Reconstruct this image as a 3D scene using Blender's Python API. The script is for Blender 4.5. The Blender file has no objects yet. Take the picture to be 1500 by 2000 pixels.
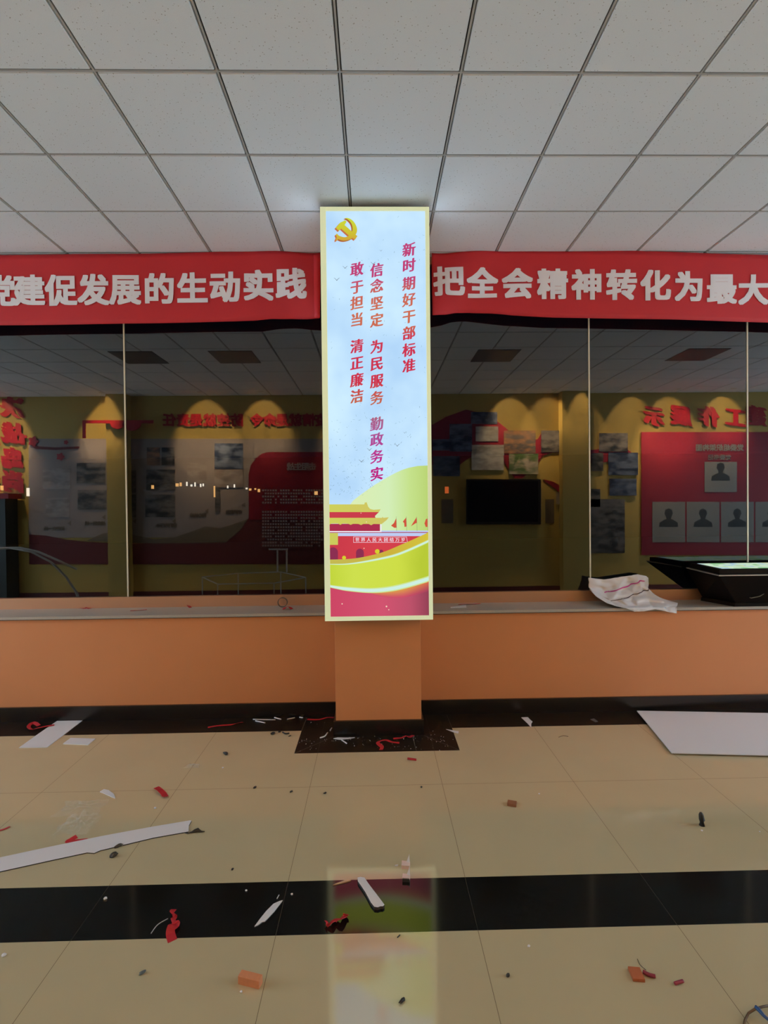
import bpy, bmesh, math, random
from mathutils import Matrix, Vector, noise
random.seed(7)
sc = bpy.context.scene
COL = sc.collection

# ------------------------------------------------------------------ camera
F, PITCH, YAW, ROLL = 1004.9, -.0113, -.0185, .0107
CAMZ, CEIL = 1.6877, 3.8281
_cy, _sy, _cp, _sp, _cr, _sr = math.cos(YAW), math.sin(YAW), math.cos(PITCH), math.sin(PITCH), math.cos(ROLL), math.sin(ROLL)
ROT = Matrix(((_cy, -_sy, 0), (_sy, _cy, 0), (0, 0, 1))) @ Matrix(((1, 0, 0), (0, _cp, -_sp), (0, _sp, _cp))) @ Matrix(((_cr, 0, _sr), (0, 1, 0), (-_sr, 0, _cr)))
cam = bpy.data.cameras.new('camera')
cam.sensor_fit = 'HORIZONTAL'; cam.sensor_width = 36; cam.lens = 36 * F / 1500
cam.clip_start = .05; cam.clip_end = 200
camo = bpy.data.objects.new('camera', cam); COL.objects.link(camo)
R3 = Matrix((ROT.col[0], ROT.col[2], -ROT.col[1])).transposed()
camo.matrix_world = Matrix.Translation((0, 0, CAMZ)) @ R3.to_4x4()
sc.camera = camo

# ------------------------------------------------------------------ world, exposure
w = bpy.data.worlds.new('night'); sc.world = w; w.use_nodes = True
w.node_tree.nodes['Background'].inputs[0].default_value = (.05, .07, .12, 1)
w.node_tree.nodes['Background'].inputs[1].default_value = .03
sc.view_settings.view_transform = 'Standard'; sc.view_settings.look = 'None'
sc.view_settings.exposure = 0; sc.view_settings.gamma = 1; sc.view_settings.use_curve_mapping = False
sc.cycles.max_bounces = 10; sc.cycles.diffuse_bounces = 5; sc.cycles.glossy_bounces = 5; sc.cycles.transparent_max_bounces = 12
sc.cycles.sample_clamp_indirect = 4
# power of the lamps (the fittings themselves are built further down)
PANEL_FILL_W = 90      # unseen ceiling panel lights added as fill at the hall ends
END_FILL_E = 6.6        # glowing end panels put in as the hall's general fill
SPOT_W = 2400        # narrow wall washers along the display wall
LAMP_COL = (.70, .87, 1); SPOT_COL = (1, .72, .36)

# ------------------------------------------------------------------ projecting helpers
def ray(a, b): return ROT @ Vector(((a - 750) / F, 1, -(b - 1000) / F))
def fl(a, b, z=0.):
    d = ray(a, b); return Vector((0, 0, CAMZ)) + d * ((z - CAMZ) / d.z)
def pl(a, b, Y):
    d = ray(a, b); return Vector((0, 0, CAMZ)) + d * (Y / d.y)
GLASS_Y, BACK_Y = 4.47, -.94
def bw(a, b, off=0.):                     # a point of the display wall, found in its mirror image
    p = pl(a, b, 2 * GLASS_Y - BACK_Y - off); return Vector((p.x, BACK_Y + off, p.z))

# ------------------------------------------------------------------ materials
def lin(c):
    return tuple(((v / 255) / 12.92 if v / 255 <= .04045 else ((v / 255 + .055) / 1.055) ** 2.4) for v in c)
def mat(name, col, rough=.6, metal=0., emit=None, ior=None, noise_amt=0., noise_scale=20., alpha=1., bump=0., spec=None):
    m = bpy.data.materials.new(name); m.use_nodes = True
    nt = m.node_tree; b = nt.nodes['Principled BSDF']
    b.inputs['Base Color'].default_value = (*col, 1); b.inputs['Roughness'].default_value = rough
    b.inputs['Metallic'].default_value = metal; b.inputs['Alpha'].default_value = alpha
    if ior: b.inputs['IOR'].default_value = ior
    if spec is not None: b.inputs['Specular IOR Level'].default_value = spec
    if emit:
        b.inputs['Emission Color'].default_value = (*col, 1); b.inputs['Emission Strength'].default_value = emit
        b.inputs['Base Color'].default_value = (.02, .02, .02, 1)
    if noise_amt or bump:
        tc = nt.nodes.new('ShaderNodeTexCoord'); n = nt.nodes.new('ShaderNodeTexNoise')
        n.inputs['Scale'].default_value = noise_scale; n.inputs['Detail'].default_value = 4
        nt.links.new(tc.outputs['Object'], n.inputs['Vector'])
        if noise_amt:
            mx = nt.nodes.new('ShaderNodeMix'); mx.data_type = 'RGBA'
            mx.inputs[6].default_value = (*[v * (1 - noise_amt) for v in col], 1)
            mx.inputs[7].default_value = (*[min(1, v * (1 + noise_amt)) for v in col], 1)
            nt.links.new(n.outputs['Fac'], mx.inputs[0]); nt.links.new(mx.outputs[2], b.inputs['Base Color'])
        if bump:
            bp = nt.nodes.new('ShaderNodeBump'); bp.inputs['Strength'].default_value = bump; bp.inputs['Distance'].default_value = .01
            nt.links.new(n.outputs['Fac'], bp.inputs['Height']); nt.links.new(bp.outputs['Normal'], b.inputs['Normal'])
    return m
def glow(name, rgb, s=1.):                # backlit print: rgb as printed on the lit panel
    m = bpy.data.materials.new(name); m.use_nodes = True; nt = m.node_tree
    nt.nodes.remove(nt.nodes['Principled BSDF'])
    e = nt.nodes.new('ShaderNodeEmission'); e.inputs[0].default_value = (*lin(rgb), 1); e.inputs[1].default_value = s
    nt.links.new(e.outputs[0], nt.nodes['Material Output'].inputs[0]); return m
def glow_ramp(name, axis, stops, scale=None, nz=0.):   # backlit print whose ink runs from one colour to the next along an axis
    m = glow(name, (255, 255, 255)); nt = m.node_tree; e = [n for n in nt.nodes if n.type == 'EMISSION'][0]
    tc = nt.nodes.new('ShaderNodeNewGeometry'); sp = nt.nodes.new('ShaderNodeSeparateXYZ')
    mr = nt.nodes.new('ShaderNodeMapRange'); cr = nt.nodes.new('ShaderNodeValToRGB')
    lo, hi = stops[0][0], stops[-1][0]
    mr.inputs[1].default_value = lo; mr.inputs[2].default_value = hi
    nt.links.new(tc.outputs['Position'], sp.inputs[0]); src = sp.outputs[axis]
    if nz:
        n = nt.nodes.new('ShaderNodeTexNoise'); n.inputs['Scale'].default_value = 6
        nt.links.new(tc.outputs['Position'], n.inputs['Vector'])
        a = nt.nodes.new('ShaderNodeMath'); a.operation = 'MULTIPLY_ADD'; a.inputs[1].default_value = nz
        nt.links.new(n.outputs['Fac'], a.inputs[0]); nt.links.new(src, a.inputs[2]); src = a.outputs[0]
    nt.links.new(src, mr.inputs[0]); nt.links.new(mr.outputs[0], cr.inputs[0])
    els = cr.color_ramp.elements
    for i, (p, c) in enumerate(stops):
        t = (p - lo) / (hi - lo)
        el = els[i] if i < 2 else els.new(t)
        el.position = t; el.color = (*lin(c), 1)
    nt.links.new(cr.outputs[0], e.inputs[0]); return m

# ------------------------------------------------------------------ mesh helpers (everything is given in world coordinates)
class MB:
    def __init__(s): s.v = []; s.f = []; s.mi = []
    def add(s, vs, fs, mi=0):
        o = len(s.v); s.v += [Vector(v) for v in vs]; s.f += [tuple(i + o for i in f) for f in fs]; s.mi += [mi] * len(fs); return s
    def box(s, a, b, mi=0):
        x0, y0, z0 = a; x1, y1, z1 = b
        return s.add([(x0, y0, z0), (x1, y0, z0), (x1, y1, z0), (x0, y1, z0), (x0, y0, z1), (x1, y0, z1), (x1, y1, z1), (x0, y1, z1)],
                     [(3, 2, 1, 0), (4, 5, 6, 7), (0, 1, 5, 4), (1, 2, 6, 5), (2, 3, 7, 6), (3, 0, 4, 7)], mi)
    def prism(s, pts, d, mi=0, mi_top=None):   # outline pushed along vector d
        n = len(pts); d = Vector(d); p = [Vector(q) for q in pts]
        nrm = Vector((0, 0, 0))
        for i in range(n): nrm += p[i].cross(p[(i + 1) % n])
        if nrm.dot(d) < 0: p.reverse()
        s.add(p + [q + d for q in p], [tuple(reversed(range(n)))] + [(i, (i + 1) % n, n + (i + 1) % n, n + i) for i in range(n)], mi)
        o = len(s.v) - 2 * n
        s.f.append(tuple(range(o + n, o + 2 * n))); s.mi.append(mi if mi_top is None else mi_top); return s
    def tube(s, path, r, seg=8, closed=False, mi=0):
        P = [Vector(p) for p in path]; n = len(P); rr = r if isinstance(r, (list, tuple)) else [r] * n
        vs = []; up = Vector((0, 0, 1))
        for i, p in enumerate(P):
            t = (P[(i + 1) % n] - P[i - 1]) if closed else (P[min(i + 1, n - 1)] - P[max(i - 1, 0)])
            t.normalize()
            a = t.cross(up)
            if a.length < .05: a = t.cross(Vector((0, 1, 0)))
            a.normalize(); b = t.cross(a)
            vs += [p + (a * math.cos(k * 2 * math.pi / seg) + b * math.sin(k * 2 * math.pi / seg)) * rr[i] for k in range(seg)]
        fs = []
        for i in range(n if closed else n - 1):
            j = (i + 1) % n
            fs += [(i * seg + k, i * seg + (k + 1) % seg, j * seg + (k + 1) % seg, j * seg + k) for k in range(seg)]
        if not closed: fs += [tuple(reversed(range(seg))), tuple(range((n - 1) * seg, n * seg))]
        return s.add(vs, fs, mi)
    def strip(s, path, wid, twist, th=.0008, mi=0):   # a ribbon: flat section swept along a path, rolled by twist
        P = [Vector(p) for p in path]; n = len(P); vs = []
        for i, p in enumerate(P):
            t = (P[min(i + 1, n - 1)] - P[max(i - 1, 0)]).normalized()
            side = t.cross(Vector((0, 0, 1)))
            if side.length < .05: side = Vector((1, 0, 0))
            side.normalize(); up = side.cross(t)
            a = twist[i]; wv = side * math.cos(a) + up * math.sin(a); nv = up * math.cos(a) - side * math.sin(a)
            W = (wid[i] if isinstance(wid, (list, tuple)) else wid) / 2
            q = p + Vector((0, 0, abs(math.sin(a)) * W + th))
            vs += [q - wv * W - nv * th, q + wv * W - nv * th, q + wv * W + nv * th, q - wv * W + nv * th]
        fs = [(3, 2, 1, 0), tuple(range(4 * n - 4, 4 * n))]
        for i in range(n - 1):
            fs += [(4 * i + k, 4 * i + (k + 1) % 4, 4 * i + 4 + (k + 1) % 4, 4 * i + 4 + k) for k in range(4)]
        return s.add(vs, fs, mi)
    def poly(s, pts, mi=0): return s.add(pts, [tuple(range(len(pts)))], mi)
    def build(s, name, mats, parent=None, origin=None, smooth=False, bevel=0, subsurf=0, solid=0):
        me = bpy.data.meshes.new(name)
        if parent is not None: o = Vector(parent['_o']) if '_o' in parent else Vector((0, 0, 0))
        elif origin is not None: o = Vector(origin)
        else:
            xs = [v.x for v in s.v]; ys = [v.y for v in s.v]; zs = [v.z for v in s.v]
            o = Vector(((min(xs) + max(xs)) / 2, (min(ys) + max(ys)) / 2, min(zs)))
        me.from_pydata([tuple(v - o) for v in s.v], [], s.f)
        for m in (mats if isinstance(mats, (list, tuple)) else [mats]): me.materials.append(m)
        for p, i in zip(me.polygons, s.mi): p.material_index = i; p.use_smooth = smooth
        me.update()
        ob = bpy.data.objects.new(name, me); COL.objects.link(ob)
        if parent is not None: ob.parent = parent
        else: ob.location = o
        ob['_o'] = tuple(o)
        if subsurf: md = ob.modifiers.new('subdivide', 'SUBSURF'); md.levels = md.render_levels = subsurf
        if solid: md = ob.modifiers.new('thickness', 'SOLIDIFY'); md.thickness = solid
        if bevel: md = ob.modifiers.new('bevel', 'BEVEL'); md.width = bevel; md.segments = 2; md.limit_method = 'ANGLE'
        return ob
def tag(o, label, cat, group=None, kind=None):
    o['label'] = label; o['category'] = cat
    if group: o['group'] = group
    if kind: o['kind'] = kind
    return o
def struct(o): o['kind'] = 'structure'; return o
def thing(name, loc, label, cat, group=None):
    o = bpy.data.objects.new(name, None); COL.objects.link(o); o.location = loc; o['_o'] = tuple(loc); o.empty_display_size = .1
    return tag(o, label, cat, group)

# glyphs of the built-in font, centred, one em high
_gl = {}
def glyph(ch):
    if ch not in _gl:
        c = bpy.data.curves.new('t', 'FONT'); c.body = ch; c.size = 1; c.resolution_u = 3
        o = bpy.data.objects.new('t', c); COL.objects.link(o)
        dg = bpy.context.evaluated_depsgraph_get(); me = bpy.data.meshes.new_from_object(o.evaluated_get(dg))
        vs = [(v.co.x, v.co.y) for v in me.vertices]; fs = [tuple(p.vertices) for p in me.polygons]
        bpy.data.objects.remove(o); bpy.data.curves.remove(c); bpy.data.meshes.remove(me)
        cx = .5; cy = .38
        _gl[ch] = ([(x - cx, y - cy) for x, y in vs], fs)
    return _gl[ch]
def write(mb, ch, put, size, nib=((0, 0),), rise=0., lean=0., wide=1., mi=0, step=0.):   # put(u, v) -> world point
    vs, fs = glyph(ch)
    for i, (dx, dy) in enumerate(nib):
        mb.add([put(((x + dx) * wide + lean * y) * size, ((y + dy) + rise * x) * size) + Vector((0, step * i, 0)) for x, y in vs], fs, mi)
HEAVY = [(a * .040, b * .032) for a in (-1, -.33, .33, 1) for b in (-1, -.33, .33, 1)]
BRUSH = [(-.042, -.022), (-.021, -.011), (0, 0), (.021, .011), (.042, .022), (.012, -.008), (-.012, .008)]

# ================================================================== SETTING
M_orange = mat('orange_wall_paint', (.60, .236, .092), .55, noise_amt=.05, noise_scale=3)
M_yellow = mat('yellow_wall_paint', (.50, .35, .09), .6, noise_amt=.04, noise_scale=2)
M_black = mat('black_skirting_tile', (.006, .006, .007), .25)
M_bronze = mat('bronze_aluminium', (.62, .36, .235), .34, metal=.65)
M_granite = mat('grey_granite_sill', (.37, .35, .32), .42, noise_amt=.3, noise_scale=260)
M_dark = mat('dark_void', (.012, .012, .014), .8)
XL, XR = -9.2, 9.2

# floor: polished beige tile with black tile bands
def floor_mat(name, col, joint, ior, rough, nz):
    m = mat(name, col, rough, ior=ior); nt = m.node_tree; b = nt.nodes['Principled BSDF']
    g = nt.nodes.new('ShaderNodeNewGeometry'); sp = nt.nodes.new('ShaderNodeSeparateXYZ'); nt.links.new(g.outputs['Position'], sp.inputs[0])
    def math_(op, a, bb):
        n = nt.nodes.new('ShaderNodeMath'); n.operation = op
        for i, v in enumerate((a, bb)):
            if isinstance(v, (int, float)): n.inputs[i].default_value = v
            elif v is not None: nt.links.new(v, n.inputs[i])
        return n.outputs[0]
    def line(src, off):
        t = math_('ADD', src, -off + 80.4); t = math_('MODULO', t, .8); t = math_('SUBTRACT', t, .4); t = math_('ABSOLUTE', t, None)
        return math_('LESS_THAN', t, .001)
    jl = math_('MAXIMUM', line(sp.outputs[0], -2.0073), line(sp.outputs[1], 3.0908)) if joint[1] else line(sp.outputs[0], -2.0073)
    n = nt.nodes.new('ShaderNodeTexNoise'); n.inputs['Scale'].default_value = 2.2; n.inputs['Detail'].default_value = 6; nt.links.new(g.outputs['Position'], n.inputs['Vector'])
    mx = nt.nodes.new('ShaderNodeMix'); mx.data_type = 'RGBA'
    mx.inputs[6].default_value = (*[v * (1 - nz) for v in col], 1); mx.inputs[7].default_value = (*[v * (1 + nz) for v in col], 1)
    nt.links.new(n.outputs['Fac'], mx.inputs[0])
    m2 = nt.nodes.new('ShaderNodeMix'); m2.data_type = 'RGBA'; m2.inputs[7].default_value = (*joint[0], 1)
    nt.links.new(jl, m2.inputs[0]); nt.links.new(mx.outputs[2], m2.inputs[6]); nt.links.new(m2.outputs[2], b.inputs['Base Color'])
    return m
M_beige = floor_mat('polished_beige_tile', (.55, .465, .288), ((.2, .15, .09), True), 2.0, .07, .06)
M_dusty = floor_mat('dusty_black_tile', (.0065, .0058, .005), ((.05, .045, .035), False), 1.26, .45, .5)
M_btile = floor_mat('polished_black_tile', (.0055, .0055, .005), ((.05, .045, .035), False), 1.75, .1, .3)
B0, B1, BW_ = 2.0167, 2.3097, 3.8743        # black bands
PX0, PX1, PYF = -.568, .57, 3.517           # black surround of the pillar
mb = MB()
def q(x0, x1, y0, y1, mi): mb.add([(x0, y0, 0), (x1, y0, 0), (x1, y1, 0), (x0, y1, 0)], [(0, 1, 2, 3)], mi)
q(XL, XR, BACK_Y, B0, 0); q(XL, XR, B0, B1, 1); q(XL, XR, B1, PYF, 0)
q(XL, PX0, PYF, BW_, 0); q(PX1, XR, PYF, BW_, 0); q(PX0, PX1, PYF, BW_, 2); q(XL, XR, BW_, 4.6, 2)
struct(mb.build('floor', [M_beige, M_btile, M_dusty], origin=(0, 0, 0)))
# pale mitre joints in the black surround
mb = MB()
def seam(a, b, wd=.0022):
    a = Vector((*a, .0006)); b = Vector((*b, .0006)); d = (b - a).normalized().cross(Vector((0, 0, 1))) * wd / 2
    mb.add([a - d, b - d, b + d, a + d], [(0, 1, 2, 3)])
seam((PX0, PYF), (-.325, 3.755)); seam((PX1, PYF), (.345, 3.755)); seam((.27, PYF), (.262, 3.75)); seam((PX0, BW_), (-.56, 4.12)); seam((PX1, BW_), (.565, 4.12))
struct(mb.build('trim_1', mat('pale_grout', (.16, .14, .12), .8)))

# ceiling: 600 mm lay-in tiles in a narrow grid
def tile_mat():
    m = mat('speckled_ceiling_tile', (.75, .80, .87), .9); nt = m.node_tree; b = nt.nodes['Principled BSDF']
    g = nt.nodes.new('ShaderNodeNewGeometry')
    v = nt.nodes.new('ShaderNodeTexVoronoi'); v.inputs['Scale'].default_value = 62; nt.links.new(g.outputs['Position'], v.inputs['Vector'])
    lt = nt.nodes.new('ShaderNodeMath'); lt.operation = 'LESS_THAN'; lt.inputs[1].default_value = .16; nt.links.new(v.outputs['Distance'], lt.inputs[0])
    n = nt.nodes.new('ShaderNodeTexNoise'); n.inputs['Scale'].default_value = 35; nt.links.new(g.outputs['Position'], n.inputs['Vector'])
    gt = nt.nodes.new('ShaderNodeMath'); gt.operation = 'GREATER_THAN'; gt.inputs[1].default_value = .5; nt.links.new(n.outputs['Fac'], gt.inputs[0])
    ml = nt.nodes.new('ShaderNodeMath'); ml.operation = 'MULTIPLY'; nt.links.new(lt.outputs[0], ml.inputs[0]); nt.links.new(gt.outputs[0], ml.inputs[1])
    m2 = nt.nodes.new('ShaderNodeMath'); m2.operation = 'MULTIPLY'; m2.inputs[1].default_value = .62; nt.links.new(ml.outputs[0], m2.inputs[0])
    mx = nt.nodes.new('ShaderNodeMix'); mx.data_type = 'RGBA'; mx.inputs[6].default_value = (.75, .80, .87, 1); mx.inputs[7].default_value = (.2, .19, .18, 1)
    nt.links.new(m2.outputs[0], mx.inputs[0]); nt.links.new(mx.outputs[2], b.inputs['Base Color'])
    n2 = nt.nodes.new('ShaderNodeTexNoise'); n2.inputs['Scale'].default_value = 180; nt.links.new(g.outputs['Position'], n2.inputs['Vector'])
    bp = nt.nodes.new('ShaderNodeBump'); bp.inputs['Strength'].default_value = .25; bp.inputs['Distance'].default_value = .004
    nt.links.new(n2.outputs['Fac'], bp.inputs['Height']); nt.links.new(bp.outputs['Normal'], b.inputs['Normal'])
    return m
M_tile = tile_mat()
M_bar = mat('grey_ceiling_bar', (.42, .42, .42), .5)
M_gap = mat('dark_reveal', (.035, .035, .035), .9)
CX, CYC = -.7477, 2.5647
mb = MB()
mb.box((XL, BACK_Y, CEIL + .012), (XR, 4.6, CEIL + .05), 1)
i0, i1, j0, j1 = int((XL - CX) / .6) - 1, int((XR - CX) / .6) + 1, -6, 4
g_ = .0095
for i in range(i0, i1):
    for j in range(j0, j1):
        x0, x1 = max(XL, CX + .6 * i + g_), min(XR, CX + .6 * (i + 1) - g_); y0, y1 = max(BACK_Y, CYC + .6 * j + g_), min(4.6, CYC + .6 * (j + 1) - g_)
        if x1 - x0 < .02 or y1 - y0 < .02: continue
        bz = CEIL + .011; e = .004
        mb.add([(x0, y0, bz), (x1, y0, bz), (x1, y1, bz), (x0, y1, bz), (x0 + e, y0 + e, CEIL), (x1 - e, y0 + e, CEIL), (x1 - e, y1 - e, CEIL), (x0 + e, y1 - e, CEIL)],
               [(7, 6, 5, 4), (4, 5, 1, 0), (5, 6, 2, 1), (6, 7, 3, 2), (7, 4, 0, 3)], 0)
for i in range(i0, i1 + 1):
    x = CX + .6 * i
    if XL < x < XR: mb.box((x - .0045, BACK_Y, CEIL + .002), (x + .0045, 4.6, CEIL + .012), 2)
for j in range(j0, j1 + 1):
    y = CYC + .6 * j
    if BACK_Y < y < 4.6: mb.box((XL, y - .0045, CEIL + .0025), (XR, y + .0045, CEIL + .012), 2)
struct(mb.build('ceiling', [M_tile, M_gap, M_bar], origin=(0, 0, CEIL)))

# front wall below the windows, sill, skirting
SILL = .84
WF = 4.15
struct(MB().box((XL, WF, 0), (XR, 4.60, SILL - .03)).build('wall_front', M_orange))
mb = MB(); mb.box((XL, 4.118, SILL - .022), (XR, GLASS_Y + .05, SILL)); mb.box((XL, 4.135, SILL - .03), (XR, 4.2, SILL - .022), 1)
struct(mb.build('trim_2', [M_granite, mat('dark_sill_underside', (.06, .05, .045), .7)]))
PL, PR, PF = -.302, .331, 3.79
mb = MB(); mb.box((XL, 4.13, 0), (PL - .005, WF, .113)); mb.box((PR + .005, 4.13, 0), (XR, WF, .113))
struct(mb.build('baseboard_front', M_black))
mb = MB(); mb.box((PL, PF, 0), (PR, GLASS_Y + .02, CEIL + .012)); struct(mb.build('pillar', M_orange, bevel=.002))
mb = MB(); mb.box((PL - .016, PF - .02, 0), (PR + .016, WF - .0005, .108)); struct(mb.build('baseboard_pillar', M_black))
tag(bpy.data.objects['pillar'], 'orange painted square pillar behind the lit sign box', 'pillar')
# the other walls
struct(MB().box((XL, BACK_Y - .2, 0), (XR, BACK_Y, CEIL + .05)).build('wall_back', M_yellow))
struct(MB().box((XL - .2, BACK_Y, 0), (XL, 4.6, CEIL + .05)).build('wall_left', M_yellow))
struct(MB().box((XR, BACK_Y, 0), (XR + .2, 4.6, CEIL + .05)).build('wall_right', M_yellow))
struct(MB().box((XL, BACK_Y, 0), (XR, BACK_Y + .015, .11)).build('baseboard_back', mat('dark_red_skirting', (.10, .015, .02), .4)))

# windows: tinted reflective glass, pale silicone joints, bronze rails
def glass_mat():
    m = bpy.data.materials.new('tinted_reflective_glass'); m.use_nodes = True; nt = m.node_tree
    nt.nodes.remove(nt.nodes['Principled BSDF'])
    tr = nt.nodes.new('ShaderNodeBsdfTransparent'); tr.inputs[0].default_value = (.45, .47, .5, 1)
    gl = nt.nodes.new('ShaderNodeBsdfGlossy'); gl.inputs['Roughness'].default_value = 0; gl.inputs[0].default_value = (1, 1, 1, 1)
    fr = nt.nodes.new('ShaderNodeFresnel'); fr.inputs[0].default_value = 1.93
    mx = nt.nodes.new('ShaderNodeMixShader')
    nt.links.new(fr.outputs[0], mx.inputs[0]); nt.links.new(tr.outputs[0], mx.inputs[1]); nt.links.new(gl.outputs[0], mx.inputs[2])
    nt.links.new(mx.outputs[0], nt.nodes['Material Output'].inputs[0]); return m
M_glass = glass_mat(); M_joint = mat('pale_silicone', (.72, .66, .52), .5)
seams = [XL, -7.61, -6.24, -4.87, -3.5, -2.132, PL, PR, 1.885, 3.285, 4.66, 6.03, 7.4, XR]
k = 0
for a, b in zip(seams[:-1], seams[1:]):
    if a == PL: continue
    k += 1
    wn = struct(MB().add([(a, GLASS_Y, SILL + .07), (b, GLASS_Y, SILL + .07), (b, GLASS_Y, CEIL), (a, GLASS_Y, CEIL)], [(0, 1, 2, 3)]).build('window_%d' % k, M_glass))
    jx = b if a != PR and b != PL else None
    if a < PL and b < PL or a >= PR and b < XR:
        MB().box((b - .006, GLASS_Y - .004, SILL + .09), (b + .006, GLASS_Y + .01, CEIL - .06)).build('sealant_joint', M_joint, wn)
mb = MB()
for a, b in ((XL, PL - .002), (PR + .002, XR)):
    mb.box((a, GLASS_Y - .025, SILL), (b, GLASS_Y + .03, SILL + .082)); mb.box((a, GLASS_Y - .028, SILL + .082), (b, GLASS_Y + .03, SILL + .092))
struct(mb.build('trim_3', M_bronze))
mb = MB()
for a, b in ((XL, PL - .002), (PR + .002, XR)): mb.box((a, GLASS_Y - .025, CEIL - .06), (b, GLASS_Y + .03, CEIL))
struct(mb.build('trim_4', M_bronze))

# made-up glowing panels that light the hall from both ends (out of the frame)
M_end = mat('end_fill_glow', (.60, .83, 1), emit=END_FILL_E)
for k2, (x, sx) in enumerate(((XL, 1), (XR, -1))):
    wv = struct(MB().box((x, -.3, .35), (x + sx * .02, 4.0, 3.45)).build('window_%d' % (k + 1 + k2), M_end))  # glowing fill panel added to the end wall, no real window
    fr = MB()
    for y in (-.3, 1.13, 2.56, 4.0): fr.box((min(x, x + sx * .06), y - .03, .3), (max(x, x + sx * .06), y + .03, 3.5))
    for z in (.32, 3.48): fr.box((min(x, x + sx * .06), -.33, z - .03), (max(x, x + sx * .06), 4.03, z + .03))
    fr.build('window_frame', M_bronze, wv)

# ================================================================== LIT SIGN BOX ON THE PILLAR
BX0, BX1, BZ0, BZ1, BY = -.357, .406, .882, 3.782, 3.62
QX0, QX1, QZ0, QZ1 = BX0 + .04, BX1 - .028, BZ0 + .03, BZ1 - .026
box = thing('lit_sign_box', ((BX0 + BX1) / 2, 3.7, BZ0), 'tall lit sign box with red vertical lettering and gate picture on pillar', 'sign')
M_case = mat('dark_sign_case', (.03, .03, .032), .5)
M_frame = mat('pale_cream_acrylic_frame', lin((214, 220, 178)), .4)
_b = M_frame.node_tree.nodes['Principled BSDF']; _b.inputs['Emission Color'].default_value = (*lin((206, 214, 170)), 1); _b.inputs['Emission Strength'].default_value = .8
_b.inputs['Base Color'].default_value = (.25, .26, .2, 1)
MB().box((BX0, BY + .012, BZ0), (BX1, PF - .001, BZ1)).build('case', M_case, box)
M_leak = mat('side_light_gap', (.72, .88, 1), emit=20.)
for x in (BX0 - .0015, BX1): MB().box((x, BY + .06, 2.3), (x + .0015, BY + .085, 3.74)).build('light_gap', M_leak, box)
mb = MB()
mb.box((BX0, BY, BZ0), (QX0, BY + .014, BZ1)); mb.box((QX1, BY, BZ0), (BX1, BY + .014, BZ1))
mb.box((QX0, BY, BZ0), (QX1, BY + .014, QZ0)); mb.box((QX0, BY, QZ1), (QX1, BY + .014, BZ1))
mb.build('frame', M_frame, box, bevel=.002)
# backlit paper ground
def paper_mat():
    m = glow('backlit_sky_paper', (186, 216, 242), 1.1); nt = m.node_tree; e = [n for n in nt.nodes if n.type == 'EMISSION'][0]
    g = nt.nodes.new('ShaderNodeNewGeometry'); n = nt.nodes.new('ShaderNodeTexNoise'); n.inputs['Scale'].default_value = 2.6; n.inputs['Detail'].default_value = 3
    nt.links.new(g.outputs['Position'], n.inputs['Vector']); cr = nt.nodes.new('ShaderNodeValToRGB')
    a, b = cr.color_ramp.elements
    a.position = .3; a.color = (*lin((172, 207, 240)), 1); b.position = .7; b.color = (*lin((200, 230, 248)), 1)
    nt.links.new(n.outputs['Fac'], cr.inputs[0]); nt.links.new(cr.outputs[0], e.inputs[0]); return m
lay = [0]
def P(px, py): return pl(px, py, BY)
def put_layer(pts, k):
    return [Vector((min(max(p.x, QX0), QX1), BY + .0105 - .0004 * k, min(max(p.z, QZ0), QZ1))) for p in pts]
MB().add([(QX0, BY + .011, QZ0), (QX1, BY + .011, QZ0), (QX1, BY + .011, QZ1), (QX0, BY + .011, QZ1)], [(0, 1, 2, 3)]).build('backlit_panel', paper_mat(), box)
def c3(x, y): return P(610 + x / 5.769, 960 + y / 5.769)
def c2(x, y): return P(600 + x / 5.556, 720 + y / 5.556)
def c1(x, y): return P(600 + x / 5.556, 380 + y / 5.556)
def ce(x, y): return P(600 + x / 12.5, 390 + y / 12.5)
def art(name, shapes, m, k):
    for s in shapes: MB().poly(put_layer(s, k)).build(name, m, box)
zt, zb = QZ1, QZ0
art('printed_hill', [[P(684, 985), c2(500, 1430), c2(570, 1375), c2(640, 1325), c2(720, 1268), c2(800, 1220), c2(880, 1172), c2(960, 1130), c2(1030, 1098), c2(1100, 1075), c2(1200, 1055), c2(1300, 1050), c2(1330, 1050), P(840, 1050), P(684, 1050)]],
    glow_ramp('backlit_green_hill', 0, [(-.2, (222, 238, 180)), (.1, (212, 238, 184)), (.25, (198, 226, 140)), (.4, (184, 210, 112))]), 1)
art('printed_sky_band', [[c3(160, 440), c3(1320, 440), c3(1320, 505), c3(160, 505)]], glow('backlit_pale_blue', (190, 205, 243)), 2)
gate_red = glow_ramp('backlit_gate_red', 0, [(-.33, (200, 58, 74)), (.0, (214, 66, 76)), (.4, (206, 62, 76))])
art('printed_gate_wall', [[c3(160, 503), c3(1320, 503), c3(1320, 790), c3(160, 790)]], gate_red, 3)
art('printed_gate_storey', [[c3(160, 365), c3(762, 365), c3(762, 447), c3(160, 447)], [c3(180, 458), c3(1310, 458), c3(1310, 467), c3(180, 467)]], glow('backlit_dark_red', (172, 48, 78)), 3)
art('printed_gate_eave', [[c3(160, 230), c3(752, 230), c3(706, 276), c3(712, 300), c3(160, 300)]], glow('backlit_eave_red', (202, 62, 76)), 2)
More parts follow.
